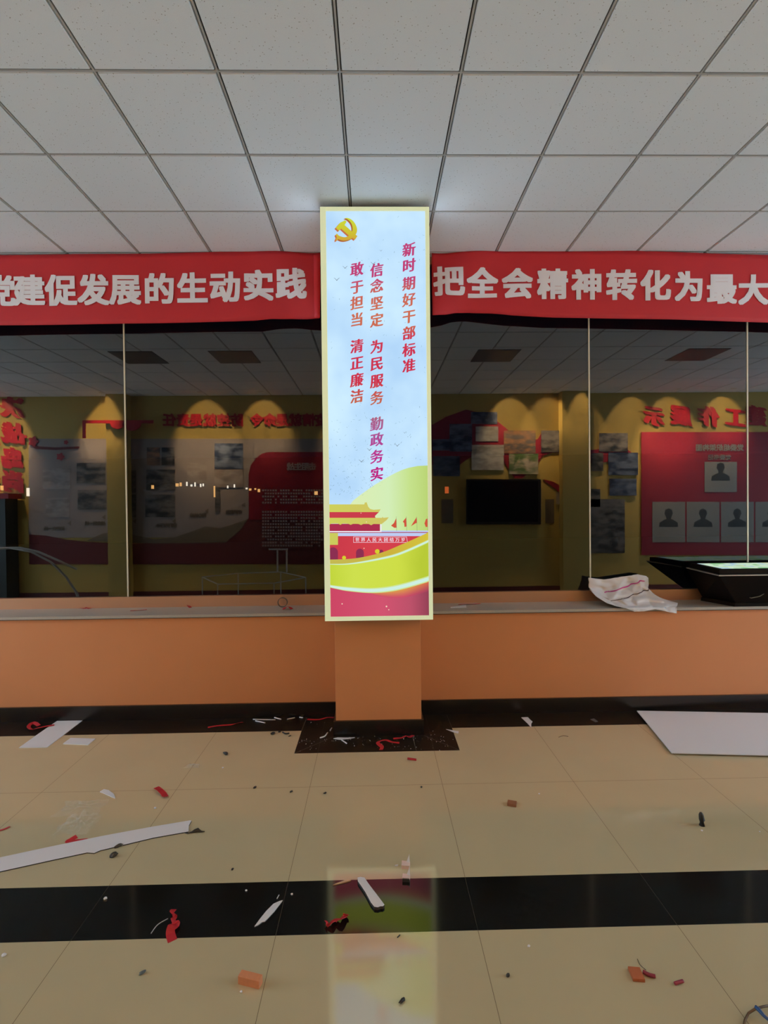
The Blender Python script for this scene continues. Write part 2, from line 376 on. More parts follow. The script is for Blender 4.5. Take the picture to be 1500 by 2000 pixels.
rf = [[c3(160, 145), c3(585, 145), c3(593, 120), c3(601, 126), c3(612, 118), c3(618, 140), c3(630, 172), c3(652, 197), c3(690, 206), c3(735, 203), c3(770, 200), c3(750, 232), c3(160, 232)],
      [c3(160, 297), c3(785, 297), c3(793, 284), c3(800, 297), c3(862, 290), c3(840, 320), c3(780, 368), c3(690, 366), c3(662, 380), c3(635, 366), c3(575, 366), c3(548, 378), c3(520, 366), c3(460, 364), c3(432, 376), c3(405, 364), c3(340, 362), c3(315, 376), c3(290, 362), c3(215, 362), c3(190, 372), c3(160, 366)]]
art('printed_gate_roof', rf, glow_ramp('backlit_roof_ochre', 0, [(-.33, (206, 208, 92)), (.1, (208, 194, 100))]), 4)
art('printed_white_trim', [[c3(160, 446), c3(780, 446), c3(780, 459), c3(160, 459)], [c3(766, 370), c3(780, 370), c3(780, 446), c3(766, 446)], ], glow('backlit_white', (240, 232, 244)), 5)
art('printed_gate_panel', [[c3(185, 468), c3(288, 468), c3(288, 602), c3(185, 602)]], glow('backlit_ochre_panel', (203, 203, 92)), 5)
def arch(x0, x1, y0, y1):
    r = (x1 - x0) / 2; cx = (x0 + x1) / 2
    return [c3(x0, y1)] + [c3(cx - r * math.cos(t * math.pi / 10), y0 + r - r * math.sin(t * math.pi / 10)) for t in range(11)] + [c3(x1, y1)]
art('printed_arch', [arch(178, 288, 630, 775), arch(492, 580, 645, 750), arch(752, 800, 656, 700)], glow('backlit_arch_plum', (140, 48, 82)), 4)
sg = MB()
for a in (((462, 510), (1064, 510), (1064, 514), (462, 514)), ((462, 573), (1074, 573), (1074, 577), (462, 577)), ((462, 510), (466, 510), (466, 577), (462, 577)), ((1061, 510), (1065, 510), (1074, 577), (1070, 577))):
    sg.poly(put_layer([c3(*p) for p in a], 6))
for i, ch in enumerate('世界人民大团结万岁'):
    p = c3(507 + 64.6 * i, 543); write(sg, ch, lambda u, v, p=p: Vector((p.x + u, BY + .0105 - .0004 * 6, p.z + v)), .0315, [(-.02, 0), (.02, 0)])
sg.build('white_slogan_lettering', glow('backlit_sign_white', (240, 225, 240)), box)
fm = glow('backlit_flag_red', (208, 84, 62))
art('printed_flag', [[c3(945, 300), c3(950, 408), c3(925, 410), c3(888, 385), c3(920, 355)], [c3(1058, 292), c3(1062, 395), c3(1040, 400), c3(1035, 355), c3(1020, 340)],
    [c3(1175, 290), c3(1180, 355), c3(1165, 358), c3(1112, 392)], [c3(1299, 305), c3(1299, 400), c3(1280, 400), c3(1265, 360), c3(1282, 310)]], fm, 3)
art('printed_flagpole', [[c3(x, 280), c3(x + 2.5, 280), c3(x + 8, 447), c3(x + 5, 447)] for x in (945, 1059, 1176, 1297)], glow('backlit_grey_line', (130, 150, 110)), 4)
u1 = [(150, 769), (400, 762), (580, 738), (800, 683), (1000, 600), (1150, 535), (1330, 450)]
l1 = [(150, 820), (370, 820), (560, 797), (750, 762), (930, 720), (1100, 655), (1330, 550)]
l2 = [(150, 1060), (280, 1083), (400, 1100), (640, 1117), (850, 1103), (1050, 1062), (1330, 980)]
C3 = lambda L: [c3(*p) for p in L]
def smooth_curve(L, n=6):
    out = []
    for i in range(len(L) - 1):
        p0, p1, p2, p3 = L[max(i - 1, 0)], L[i], L[i + 1], L[min(i + 2, len(L) - 1)]
        for t in range(n):
            s = t / n
            out.append(tuple(.5 * (2 * p1[d] + (p2[d] - p0[d]) * s + (2 * p0[d] - 5 * p1[d] + 4 * p2[d] - p3[d]) * s * s + (3 * p1[d] - p0[d] - 3 * p2[d] + p3[d]) * s ** 3) for d in (0, 1)))
    return out + [L[-1]]
u1, l1, l2 = smooth_curve(u1), smooth_curve(l1), smooth_curve(l2)
art('printed_gold_ribbon', [C3(u1) + C3(l1)[::-1]], glow_ramp('backlit_gold', 0, [(-.33, (196, 186, 84)), (.1, (204, 178, 62)), (.4, (212, 196, 60))]), 7)
art('printed_green_ribbon', [C3(l1) + C3(l2)[::-1]], glow_ramp('backlit_lime', 0, [(-.33, (188, 208, 52)), (-.1, (206, 224, 78)), (.2, (206, 222, 72)), (.4, (184, 202, 56))], nz=.1), 7)
bot = C3(l2) + [P(850, 1215), P(630, 1215)]
art('printed_red_ground', [bot], glow_ramp('backlit_rose', 0, [(-.33, (204, 70, 100)), (.05, (210, 84, 112)), (.25, (188, 82, 106)), (.4, (138, 62, 82))]), 7)
def glow_band(k):
    pts = [(x, y) for x, y in l2 if x > 480]
    low = []
    for x, y in pts:
        u = (x - 480) / 850
        low.append((x, y + (125 * math.sin(min(1, u * 1.25) * math.pi * .5) ** 1.5 + 12) * (1 - k / 7.5) * min(1, u * 4)))
    return C3(pts) + C3(low)[::-1]
for k_ in range(7):
    t_ = k_ / 6; c_ = [a + (b - a) * t_ for a, b in zip((206, 80, 104), (226, 172, 72))]
    c_e = [a + (b - a) * t_ for a, b in zip((162, 68, 88), (226, 104, 74))]
    art('printed_orange_glow', [glow_band(k_)], glow_ramp('backlit_orange_%d' % k_, 0, [(-.25, c_), (.2, c_), (.4, c_e)]), 8 + k_ * .12)
def streak(L, w0, w1, up=.5):
    n = len(L); top = []; bt = []
    for i, (x, y) in enumerate(L):
        t = i / (n - 1); wv = w0 + (w1 - w0) * math.sin(math.pi * min(1, t * 1.1) * .5)
        top.append(c3(x, y - wv * up)); bt.append(c3(x, y + wv * (1 - up)))
    return top + bt[::-1]
art('printed_streak_halo', [streak(l1, 6, 34), streak(l2, 26, 66)], glow('backlit_soft_mint', (206, 228, 150)), 9)
art('printed_light_streak', [streak(l1, 3, 18), streak(l2, 16, 40)], glow('backlit_pale_mint', (206, 240, 226)), 9.5)
def disc(x, y, r): return [c3(x + r * math.cos(t * math.pi / 10), y + r * math.sin(t * math.pi / 10)) for t in range(20)]
art('printed_lime_dot', [disc(357, 747, 22), disc(732, 676, 26)], glow('backlit_lime_dot', (214, 208, 48)), 10)
art('printed_spark', [disc(335, 1268, 7), disc(836, 1297, 9), disc(862, 1334, 6), disc(582, 641, 6), disc(610, 343, 6), disc(548, 243, 5)], glow('backlit_spark', (246, 214, 190)), 10)
# birds and paper fibres
def bird(c, x, y, s):
    pts = [(-1, -.45), (-.55, -.3), (0, .25), (.5, -.3), (1, -.45), (.5, -.12), (0, .5), (-.5, -.12)]
    return [c(x + a * s, y + b * s) for a, b in pts]
art('printed_bird', [bird(c1, 800, 600, 18), bird(c1, 540, 688, 11), bird(c1, 410, 782, 32), bird(c1, 320, 912, 36), bird(c1, 715, 738, 32), bird(c1, 537, 878, 22),
    bird(c2, 1058, 692, 17), bird(c2, 978, 828, 32), bird(c2, 675, 875, 32), bird(c2, 588, 1000, 34)], glow('backlit_bird_grey', (112, 122, 132)), 2)
fib = MB(); rs = random.Random(3)
for i in range(330):
    py = 985 - abs(rs.gauss(0, 85)) if i < 260 else rs.uniform(420, 850)
    px = rs.uniform(642, 834)
    lim = 985 if px < 690 else 985 - (px - 690) * .62
    if py > lim - 4 or py < 415: continue
    a = rs.uniform(0, 6.28); L = rs.uniform(1.5, 4.5); cv = rs.uniform(-.8, .8); th = rs.uniform(.12, .28)
    ps = [(px + L * t * math.cos(a + cv * t), py + L * t * math.sin(a + cv * t)) for t in (-.5, 0, .5)]
    nx, ny = -math.sin(a) * th, math.cos(a) * th
    pp = [P(x + nx, y + ny) for x, y in ps] + [P(x - nx, y - ny) for x, y in ps[::-1]]
    fib.poly(put_layer(pp, 1), 0 if i % 3 else 1)
fib.build('paper_fibres', [glow('backlit_fibre_grey', (132, 168, 180)), glow('backlit_fibre_dark', (96, 124, 130))], box)['kind'] = 'stuff'
# brush lettering
def zpx(py): return P(736, py).z
ink = glow_ramp('backlit_brush_ink', 2, [(zpx(p), c) for p, c in [(945, (190, 24, 120)), (900, (192, 40, 138)), (860, (176, 74, 150)), (822, (172, 98, 140)), (795, (196, 112, 76)), (770, (200, 88, 78)), (745, (206, 52, 76)), (690, (206, 52, 82)),
    (655, (206, 62, 82)), (632, (204, 110, 82)), (600, (206, 112, 86)), (568, (202, 100, 90)), (540, (192, 66, 118)), (480, (192, 66, 120))]])
for nm, px, chars in (('red_title_letter', 799, [('新', 486), ('时', 517), ('期', 552), ('好', 584), ('干', 617), ('部', 649), ('标', 682), ('准', 713)]),
                      ('red_long_letter', 736, [('信', 526), ('念', 557), ('坚', 591), ('定', 624), ('为', 676), ('民', 709), ('服', 743), ('务', 776), ('勤', 827), ('政', 858), ('务', 891), ('实', 925)]),
                      ('red_short_letter', 697, [('敢', 524), ('于', 559), ('担', 590), ('当', 623), ('清', 675), ('正', 708), ('廉', 741), ('洁', 773)])):
    for ch, py in chars:
        p = P(px, py); mb = MB()
        write(mb, ch, lambda u, v: Vector((p.x + u, BY + .0105 - .0004 * 3, p.z + v)), .100, BRUSH, rise=.16, lean=.05, wide=.94)
        mb.build(nm, ink, box)
# hammer and sickle emblem
hammer = [(700, 690), (770, 560), (860, 520), (915, 492), (955, 528), (905, 610), (1080, 765), (1215, 885), (1160, 970), (1010, 868), (820, 700), (775, 752)]
hammer = [(690, 678), (800, 545), (860, 520), (912, 490), (956, 524), (905, 608), (1085, 765), (1218, 878), (1160, 968), (1010, 866), (822, 695), (768, 752)]
sick_o = smooth_curve([(900, 438), (985, 436), (1080, 480), (1160, 570), (1208, 690), (1198, 800), (1130, 900), (1040, 960), (930, 990), (840, 988), (752, 955)])
sick_i = smooth_curve([(715, 830), (760, 862), (830, 892), (910, 905), (990, 880), (1060, 810), (1098, 730), (1092, 630), (1050, 540), (980, 472), (900, 438)])
grip = [(715, 815), (690, 850), (715, 905), (690, 960), (690, 1000), (735, 975), (752, 955), (760, 862)]
edge = glow('backlit_emblem_edge', (196, 112, 72))
sh = lambda L, dx, dy: [ce(x + dx, y + dy) for x, y in L]
art('emblem_edge', [sh(L, -26, 22) for L in (hammer, sick_o + sick_i, grip)], edge, 3)
art('emblem_sickle_edge', [sh(sick_o + sick_i, -8, 10)], glow('backlit_emblem_brown', (150, 92, 50)), 5)
gold = glow_ramp('backlit_emblem_gold', 2, [(zpx(472), (208, 150, 66)), (zpx(458), (206, 186, 52)), (zpx(432), (204, 212, 60))])
art('emblem', [sh(L, 6, -4) for L in (hammer, grip)], gold, 6)
art('emblem_sickle', [sh(sick_o + sick_i, 6, -4)], gold, 7)

# ================================================================== RED CLOTH BANNERS
M_red = mat('red_banner_cloth', (.50, .016, .03), .62)
M_hem = mat('bright_red_hem', (.62, .02, .035), .55)
M_letter = mat('pale_grey_banner_lettering', (.86, .87, .95), .6)
BNY = 4.345
def lerp(T, x):
    for (a, b), (c, d) in zip(T[:-1], T[1:]):
        if x <= c: return b + (d - b) * (x - a) / (c - a)
    return T[-1][1]
def make_banner(x0, x1, top, bottom, end, chars, label):
    ex = pl(end, 560, BNY).x; sgn = -1 if end < 735 else 1
    def yoff(X, Z):
        d = (X - ex) * sgn                               # distance from the pillar end
        v = .004 * math.sin(X * 2.1) + .003 * math.sin(X * 5.3 + Z * 3)
        if d < .9:
            a = (1 - d / .9) ** 1.6
            v += a * .024 * math.sin(9 * (d * 1.1 + (CEIL - Z) * .9) + .6) + a * .007 * math.sin(17 * (d * .5 - (CEIL - Z)) + 1)
        return v
    c = pl((max(x0, 0) + min(x1, 1500)) / 2, bottom[1][1], BNY)
    t = thing('cloth_banner', (c.x, BNY, c.z), label, 'banner', None)
    NX, NZ = 150, 14; vs = []; fs = []
    for i in range(NX + 1):
        px = x0 + (x1 - x0) * i / NX; tp = lerp(top, px); bt = lerp(bottom, px)
        for j in range(NZ + 1):
            p = pl(px, tp + (bt - tp) * j / NZ, BNY); p.z = min(p.z, CEIL - .002); vs.append((p.x, BNY + yoff(p.x, p.z), p.z))
    for i in range(NX):
        for j in range(NZ):
            a = i * (NZ + 1) + j; fs.append((a, a + 1, a + NZ + 2, a + NZ + 1))
    MB().add(vs, fs).build('cloth', M_red, t, smooth=True, solid=.0015)
    if end < 735:                                        # folded hem at the free end
        mb = MB(); hv = []; n = 14
        for j in range(n + 1):
            s = j / n
            for px in (612 + 3 * s, 625 + 1 * s):
                p = pl(px, 496 + (623 - 496) * s, BNY); hv.append((p.x, BNY + yoff(p.x, p.z) - .006, min(p.z, CEIL - .004)))
        mb.add(hv, [(2 * j, 2 * j + 1, 2 * j + 3, 2 * j + 2) for j in range(n)]).build('folded_hem', M_hem, t, smooth=True, solid=.002)
    for ch, px, py, s in chars:
        p = pl(px, py, BNY); mb = MB()
        write(mb, ch, lambda u, v: Vector((p.x + u, BNY, p.z + v)), s, HEAVY, step=-.00015)
        ob = mb.build('letter', M_letter, t); bm = bmesh.new(); bm.from_mesh(ob.data)
        for _ in range(3):
            bmesh.ops.triangulate(bm, faces=bm.faces[:])
            bmesh.ops.subdivide_edges(bm, edges=[e for e in bm.edges if e.calc_length() > .03], cuts=1)
        bmesh.ops.triangulate(bm, faces=bm.faces[:])
        for v in bm.verts: v.co.y += yoff(v.co.x + c.x, v.co.z + c.z) - .005
        bm.to_mesh(ob.data); bm.free()
    return t
LS = .262
make_banner(-110, 625, [(-110, 501), (0, 498), (300, 494.5), (620, 489), (626, 492)], [(-110, 637), (0, 635.5), (300, 631), (450, 628), (500, 627), (530, 623), (570, 622), (600, 624), (626, 624)], 626,
    [(c, x, y, LS) for c, x, y in (('党', 0, 568), ('建', 57, 567), ('促', 120, 567), ('发', 183, 566), ('展', 245, 565), ('的', 311, 564), ('生', 376, 563), ('动', 440, 561), ('实', 505, 558), ('践', 569, 555))],
    'red cloth banner with grey lettering left of the lit sign')
make_banner(844, 1580, [(844, 487), (1000, 487), (1150, 489), (1300, 492), (1500, 498), (1580, 501)], [(844, 618), (870, 615), (890, 610), (915, 609), (960, 612), (1000, 616), (1080, 620.5), (1150, 621.5), (1300, 624), (1500, 629.5), (1580, 632)], 845,
    [(c, x, y, LS) for c, x, y in (('把', 877, 549), ('全', 942, 553), ('会', 1010, 554), ('精', 1079, 555), ('神', 1146, 556), ('转', 1213, 557), ('化', 1279, 558), ('为', 1345, 560), ('最', 1409, 564), ('大', 1471, 566))],
    'red cloth banner with grey lettering right of the lit sign')

# ================================================================== CEILING LAMPS
def downlight(x, y, watts, angle, tilt, col, label, grp, lens=6.):
    t = thing('ceiling_downlight', (x, y, CEIL), label, 'light', grp)
    ring = MB(); n = 20
    for r0, r1, z0, z1 in ((.062, .062, 0, -.006), (.062, .047, -.006, -.008), (.047, .043, -.008, -.001)):
        vs = [(x + r * math.cos(k * 2 * math.pi / n), y + r * math.sin(k * 2 * math.pi / n), CEIL + z) for r, z in ((r0, z0), (r1, z1)) for k in range(n)]
        ring.add(vs, [(k, (k + 1) % n, n + (k + 1) % n, n + k) for k in range(n)])
    ring.build('trim_ring', mat_ring, t, smooth=True)
    MB().poly([(x + .043 * math.cos(-k * 2 * math.pi / n), y + .043 * math.sin(-k * 2 * math.pi / n), CEIL - .0015) for k in range(n)]).build('lens', M_lens, t)
    L = bpy.data.lights.new('spot', 'SPOT'); L.energy = watts; L.color = col; L.spot_size = math.radians(angle); L.spot_blend = 1; L.shadow_soft_size = .04
    lo = bpy.data.objects.new('downlight_lamp', L); COL.objects.link(lo); lo.parent = t; lo.location = (0, 0, -.02); lo.rotation_euler = (tilt, 0, 0)
mat_ring = mat('white_lamp_ring', (.7, .7, .68), .4); M_lens = mat('lit_lamp_lens', (1, .92, .75), emit=.8)
for px, k in ((15, 1.2), (225, 1.1), (408, 1.1), (520, .35), (690, .5), (760, .5), (1000, .35), (1075, .45), (1133, .45), (1240, .5), (1313, 1.3), (1420, .5), (-140, 1), (1600, 1)):
    x = (px - 732) / F * 9.88
    downlight(x, -.62, SPOT_W * k, 86, math.radians(-38), SPOT_COL, 'small round downlight along the display wall', 'wall downlights', 5)
def panel_light(x, y, on=True):
    t = thing('ceiling_panel_light', (x, y, CEIL), 'square ceiling panel lamp added as fill at the end of the hall' if on else 'unlit square ceiling panel above the hall', 'light', 'lit ceiling panels' if on else 'unlit ceiling panels')
    MB().box((x - .298, y - .298, CEIL - .006), (x + .298, y + .298, CEIL + .001)).build('panel', mat_ring if on else M_off, t)
    if on:
        L = bpy.data.lights.new('panel', 'AREA'); L.shape = 'SQUARE'; L.size = .56; L.energy = PANEL_FILL_W; L.color = LAMP_COL
        lo = bpy.data.objects.new('panel_fill_lamp', L); COL.objects.link(lo); lo.parent = t; lo.location = (0, 0, -.012)
M_off = mat('unlit_grey_panel', (.09, .09, .095), .5)
for x in (-7.3, 7.3): panel_light(x, 1.4)  # unseen lit panels put in to fill the hall from its ends
for x in (-3.3, -1.95, 1.75, 4.68): panel_light(x, 1.57, False)

# ================================================================== DISPLAY WALL BEHIND THE CAMERA (seen mirrored in the glass)
M_mural = mat('grey_display_panel', (.30, .25, .245), .6)
M_wred = mat('red_display_board', (.26, .008, .026), .5)
M_deep = mat('deep_red_print', (.13, .016, .02), .6)
M_brown = mat('brown_hill_print', (.16, .12, .085), .6)
M_redletter = mat('red_cut_letters', (.36, .006, .014), .45)
M_pale = mat('pale_card', (.24, .23, .22), .6)
M_figure = mat('dark_portrait_print', (.035, .035, .04), .6)
M_greyletter = mat('grey_small_print', (.40, .33, .33), .6)
def photo_mat(name, a, b, sc_=5.):
    m = mat(name, a, .4); nt = m.node_tree; p = nt.nodes['Principled BSDF']
    g = nt.nodes.new('ShaderNodeNewGeometry'); mp = nt.nodes.new('ShaderNodeMapping'); mp.inputs['Scale'].default_value = (1, 1, 2.2)
    n = nt.nodes.new('ShaderNodeTexNoise'); n.inputs['Scale'].default_value = sc_; n.inputs['Detail'].default_value = 5
    cr = nt.nodes.new('ShaderNodeValToRGB'); e = cr.color_ramp.elements
    e[0].position = .38; e[0].color = (*a, 1); e[1].position = .62; e[1].color = (*b, 1)
    nt.links.new(g.outputs['Position'], mp.inputs[0]); nt.links.new(mp.outputs[0], n.inputs['Vector'])
    nt.links.new(n.outputs['Fac'], cr.inputs[0]); nt.links.new(cr.outputs[0], p.inputs['Base Color']); return m
PH = [photo_mat('print_dark_crowd', (.03, .03, .035), (.2, .18, .18)), photo_mat('print_blue_dusk', (.02, .03, .07), (.14, .17, .26)), photo_mat('print_pale_field', (.32, .29, .26), (.62, .58, .55)),
      photo_mat('print_autumn', (.10, .09, .09), (.42, .2, .1)), photo_mat('print_green_park', (.10, .16, .06), (.5, .42, .34)), photo_mat('print_faded', (.24, .19, .18), (.40, .34, .33))]
PT = .012
def slab(name, pts, m, parent=None, off=0., th=PT):
    return MB().prism([bw(a, b, off) for a, b in pts], (0, th, 0)).build(name, m, parent)
def rect(x0, y0, x1, y1): return [(x0, y0), (x1, y0), (x1, y1), (x0, y1)]
def wtext(mb, ch, px, py, s, nib, off, rise=0., lean=0.):
    p = bw(px, py, off); write(mb, ch, lambda u, v: Vector((p.x - u, p.y, p.z + v)), s, nib, rise, lean, step=.0003)
def wletters(name, items, m, parent, nib=HEAVY, off=.004, rise=0.):
    mb = MB()
    for ch, x, y, s in items: wtext(mb, ch, x, y, s, nib, off, rise)
    return mb.build(name, m, parent)
# pilasters
def pilaster(x0, x1):
    a = bw(x0, 900, .2); b = bw(x1, 900, .2)
    return struct(MB().box((a.x, BACK_Y, 0), (b.x, BACK_Y + .2, CEIL)).build('wall_pilaster', M_yellow))
pilaster(208, 247); pilaster(1099, 1151)
# long grey history display
t = thing('display_mural', tuple(bw(330, 1100)), 'long grey photo display with brown hills and red base band on yellow wall', 'display')
slab('backing_panel', rect(57, 857, 660, 1050), M_mural, t)
slab('red_base_band', [(57, 1044), (90, 1046), (130, 1054), (170, 1058), (250, 1063), (300, 1060), (400, 1058), (450, 1040), (486, 1012), (490, 1000), (660, 1000), (660, 1102), (57, 1102)], M_deep, t, PT + .001, .003)
slab('brown_hills', [(170, 1056), (200, 1042), (230, 1037), (262, 1045), (300, 1053), (340, 1050), (375, 1038), (400, 1028), (430, 1032), (455, 1024), (485, 1013), (470, 1035), (440, 1060), (300, 1062)], M_brown, t, PT + .0045, .002)
slab('red_plaque', [(486, 960), (486, 925), (490, 908), (500, 895), (512, 886), (522, 883), (660, 883), (660, 1015), (486, 1015)], M_wred, t, PT + .005, .004)
wletters('heading_letters', [(c, 568 + 14 * i, 911, .15) for i, c in enumerate('战生阻击')], M_greyletter, t, off=PT + .011)
rsm = MB(); rr = random.Random(5)
for yy in range(956, 1066, 6):
    if yy in (986, 992): continue
    for xx in range(512, 640, 5):
        if rr.random() < .12: continue
        a = bw(xx, yy, PT + .011); d = bw(xx + 3.6, yy + 3.4, PT + .011)
        rsm.add([a, (d.x, a.y, a.z), d, (a.x, a.y, d.z)], [(0, 1, 2, 3)])
rsm.build('small_print', mat('pale_small_print', (.42, .34, .36), .6), t)['kind'] = 'stuff'
for i, (x0, y0, x1, y1, m) in enumerate(((84, 915, 137, 955, 5), (150, 904, 206, 944, 0), (90, 972, 136, 1010, 5), (152, 957, 208, 995, 0), (249, 919, 266, 962, 0), (252, 966, 266, 1010, 0), (287, 874, 312, 909, 3), (316, 874, 341, 909, 0),
                                         (286, 917, 342, 958, 0), (284, 966, 342, 1010, 0), (366, 904, 404, 945, 5), (419, 866, 475, 915, 1), (419, 917, 475, 952, 5), (420, 953, 430, 1000, 0))):
    slab('mounted_photo', rect(x0, y0, x1, y1), PH[m], t, PT + .0005, .006)
for x, y in ((132, 1022), (199, 1010), (259, 1018), (336, 1018), (400, 998), (472, 986)):
    slab('arrow_mark', [(x, y), (x + 7, y - 5), (x + 7, y + 5)], M_brown, t, PT + .0005, .003)
for s, x, y in (('战疫情一线', 170, 1022), ('防控在一线', 90, 1032), ('我们的行动', 310, 1026), ('同心抗疫', 375, 1006), ('守护家园', 445, 1000)):
    wletters('caption', [(c, x + 8 * (len(s) - 1) - 8 * i, y, .085) for i, c in enumerate(s)], M_brown, t, off=PT + .001)
# roof shaped red line with fan, plum branch
t = thing('roof_line_ornament', tuple(bw(210, 860)), 'red roof line ornament with two half round fans above grey display', 'ornament')
slab('roof_bar', [(162, 821), (300, 821), (300, 827), (168, 827), (168, 856), (162, 856)], M_redletter, t, .204, .02)
for cx_, r in ((230, 14), (258, 18)):
    slab('half_fan', [(cx_ + r * math.cos(a * math.pi / 12), 827 + r * .8 * math.sin(a * math.pi / 12)) for a in range(13)], M_redletter, t, .21, .02)
t = thing('plum_branch_ornament', tuple(bw(100, 880)), 'dark red plum branch ornament on the grey display', 'ornament')
slab('branch', [(60, 862), (75, 872), (110, 874), (155, 872), (155, 876), (110, 879), (70, 877), (58, 868)], M_deep, t, PT + .002, .01)
for x, y, r in ((65, 862, 9), (50, 853, 3), (118, 892, 7), (129, 864, 4), (42, 866, 3)):
    slab('blossom', [(x + r * (1 + .25 * math.cos(5 * a)) * math.cos(a), y + r * (1 + .25 * math.cos(5 * a)) * math.sin(a)) for a in [k * math.pi / 10 for k in range(20)]], M_redletter, t, PT + .012, .004)
# cut letter slogans
def slogan(label, items, nib, rise=0., off=.0, grp=None):
    t = thing('slogan_lettering', tuple(bw(items[len(items) // 2][1], items[0][2] + 10)), label, 'lettering', grp)
    for ch, x, y, s in items:
        mb = MB(); wtext(mb, ch, x, y, s, nib, off + .02, rise); mb.build('letter', M_redletter, t)
slogan('row of dark red cut letters above the grey display', [(c, x, 820, .25) for c, x in zip('任责是就控防令命是就情疫', (330.5, 357.6, 383, 410, 437, 463, 502, 527, 551, 577, 603, 628))], HEAVY)
BIGB = [(a * 2.1, b * 2.1) for a, b in BRUSH]
slogan('row of big red brush letters above the red staff board', [(c, x, y, .40) for c, x, y in (('示', 1277, 812), ('展', 1330, 811), ('作', 1384, 813), ('工', 1437, 815), ('建', 1477, 812), ('党', 1530, 812))], BIGB, .12)
slogan('column of big red brush letters at the far left', [(c, x, y, .42) for c, x, y in (('决', 24, 795), ('战', 26, 846), ('岛', 24, 895), ('尚', 25, 940), ('勇', -22, 846), ('敢', -22, 940))], BIGB, .12)
# dark cabinet and shelf at the far left
t = thing('dark_cabinet', tuple(bw(0, 1160)), 'dark cabinet with a red top ledge below red brush letters', 'cabinet')
MB().box((bw(-60, 1160).x, BACK_Y + .02, .002), (bw(39, 1160).x, BACK_Y + .35, bw(0, 975).z)).build('body', mat('cabinet_dark_grey', (.03, .035, .035), .4), t)
MB().box((bw(-62, 975).x, BACK_Y + .02, bw(0, 975).z), (bw(44, 975).x, BACK_Y + .38, bw(0, 965).z)).build('top_ledge', M_redletter, t)
# red ribbon with photo prints and the television
t = thing('ribbon_photo_wall', tuple(bw(1000, 960)), 'winding red ribbon of photo prints on yellow wall', 'display')
slab('red_ribbon', [(835, 835), (870, 815), (910, 800), (935, 806), (970, 822), (990, 838), (1020, 862), (1050, 858), (1060, 842), (1105, 842), (1118, 858), (1125, 872), (1140, 880), (1165, 878), (1200, 870), (1225, 878), (1240, 890),
                    (1240, 905), (1200, 900), (1165, 905), (1128, 905), (1110, 890), (1098, 884), (1080, 884), (1060, 890), (1050, 905), (1020, 934), (1005, 934), (992, 915), (980, 895), (950, 880), (915, 895), (895, 910), (860, 912), (835, 905)], M_wred, t)
slab('ribbon_tail', [(1060, 936), (1080, 941), (1115, 960), (1150, 972), (1138, 1000), (1138, 1048), (1128, 1040), (1105, 975), (1085, 955)], M_wred, t)
for x0, y0, x1, y1, m in ((845, 858, 880, 880, 1), (878, 828, 922, 882, 1), (920, 805, 971, 828, 1), (929, 833, 973, 862, 2), (984, 841, 1046, 885, 3), (1057, 841, 1108, 883, 0), (921, 869, 984, 918, 2), (994, 886, 1051, 926, 4), (846, 891, 898, 930, 1),
                          (1128, 884, 1150, 920, 5), (1170, 846, 1226, 882, 0), (1188, 884, 1246, 928, 1), (1190, 935, 1243, 968, 1), (1086, 961, 1132, 985, 5), (1132, 955, 1172, 990, 0), (1150, 975, 1220, 1080, 0), (1092, 1008, 1125, 1032, 5), (1155, 885, 1178, 920, 0)):
    slab('mounted_photo', rect(x0, y0, x1, y1), PH[m], t, PT + .001, .008)
for x0, x1, c in ((862, 885, 'left'), (1065, 1082, 'right')):
    slab('caption_plate', rect(x0, 975, x1, 1022), M_brown, t, 0, .004)
t = thing('wall_television', tuple(bw(982, 1022, .1)), 'large black flat television hanging on yellow wall', 'television')
MB().prism([bw(a, b, .03) for a, b in rect(910, 936, 1055, 1024)], (0, .06, 0)).build('casing', mat('television_casing', (.02, .02, .022), .3), t, bevel=.004)
MB().prism([bw(a, b, .0901) for a, b in rect(914, 940, 1051, 1019)], (0, .001, 0)).build('screen', mat('television_screen', (.008, .008, .012), .08), t)
# red staff board
t = thing('staff_board', tuple(bw(1390, 1084)), 'dark red board with pale portrait cards under big red letters', 'board')
slab('board_panel', rect(1252, 844, 1530, 1084), M_wred, t, .006, .014)
wletters('board_heading', [(c, 1365 + 13.5 * i, 874, .135) for i, c in enumerate('图构架织组委党')], M_pale, t, off=.022)
wletters('board_subheading', [(c, 1388 + 11.5 * i, 893, .11) for i, c in enumerate('记书委党')], M_pale, t, off=.022)
def card(x0, y0, x1, y1):
    c = slab('portrait_card', rect(x0, y0, x1, y1), M_pale, t, .021, .004)
    cx_ = (x0 + x1) / 2; w_ = (x1 - x0) / 62; yb = y0 + (y1 - y0) * .62; pts = []
    sil = [(-18, 0), (-17, -8), (-9, -13), (-4, -15), (-5, -19), (-8, -25), (-6, -32), (0, -35), (6, -32), (8, -25), (5, -19), (4, -15), (9, -13), (17, -8), (18, 0)]
    MB().prism([bw(cx_ + a * w_, yb + b * w_, .0255) for a, b in sil], (0, .0008, 0)).build('portrait', M_figure, c)
card(1376, 902, 1439, 961)
for i in range(5): card(1274 + 67 * i, 980, 1338 + 67 * i, 1059)
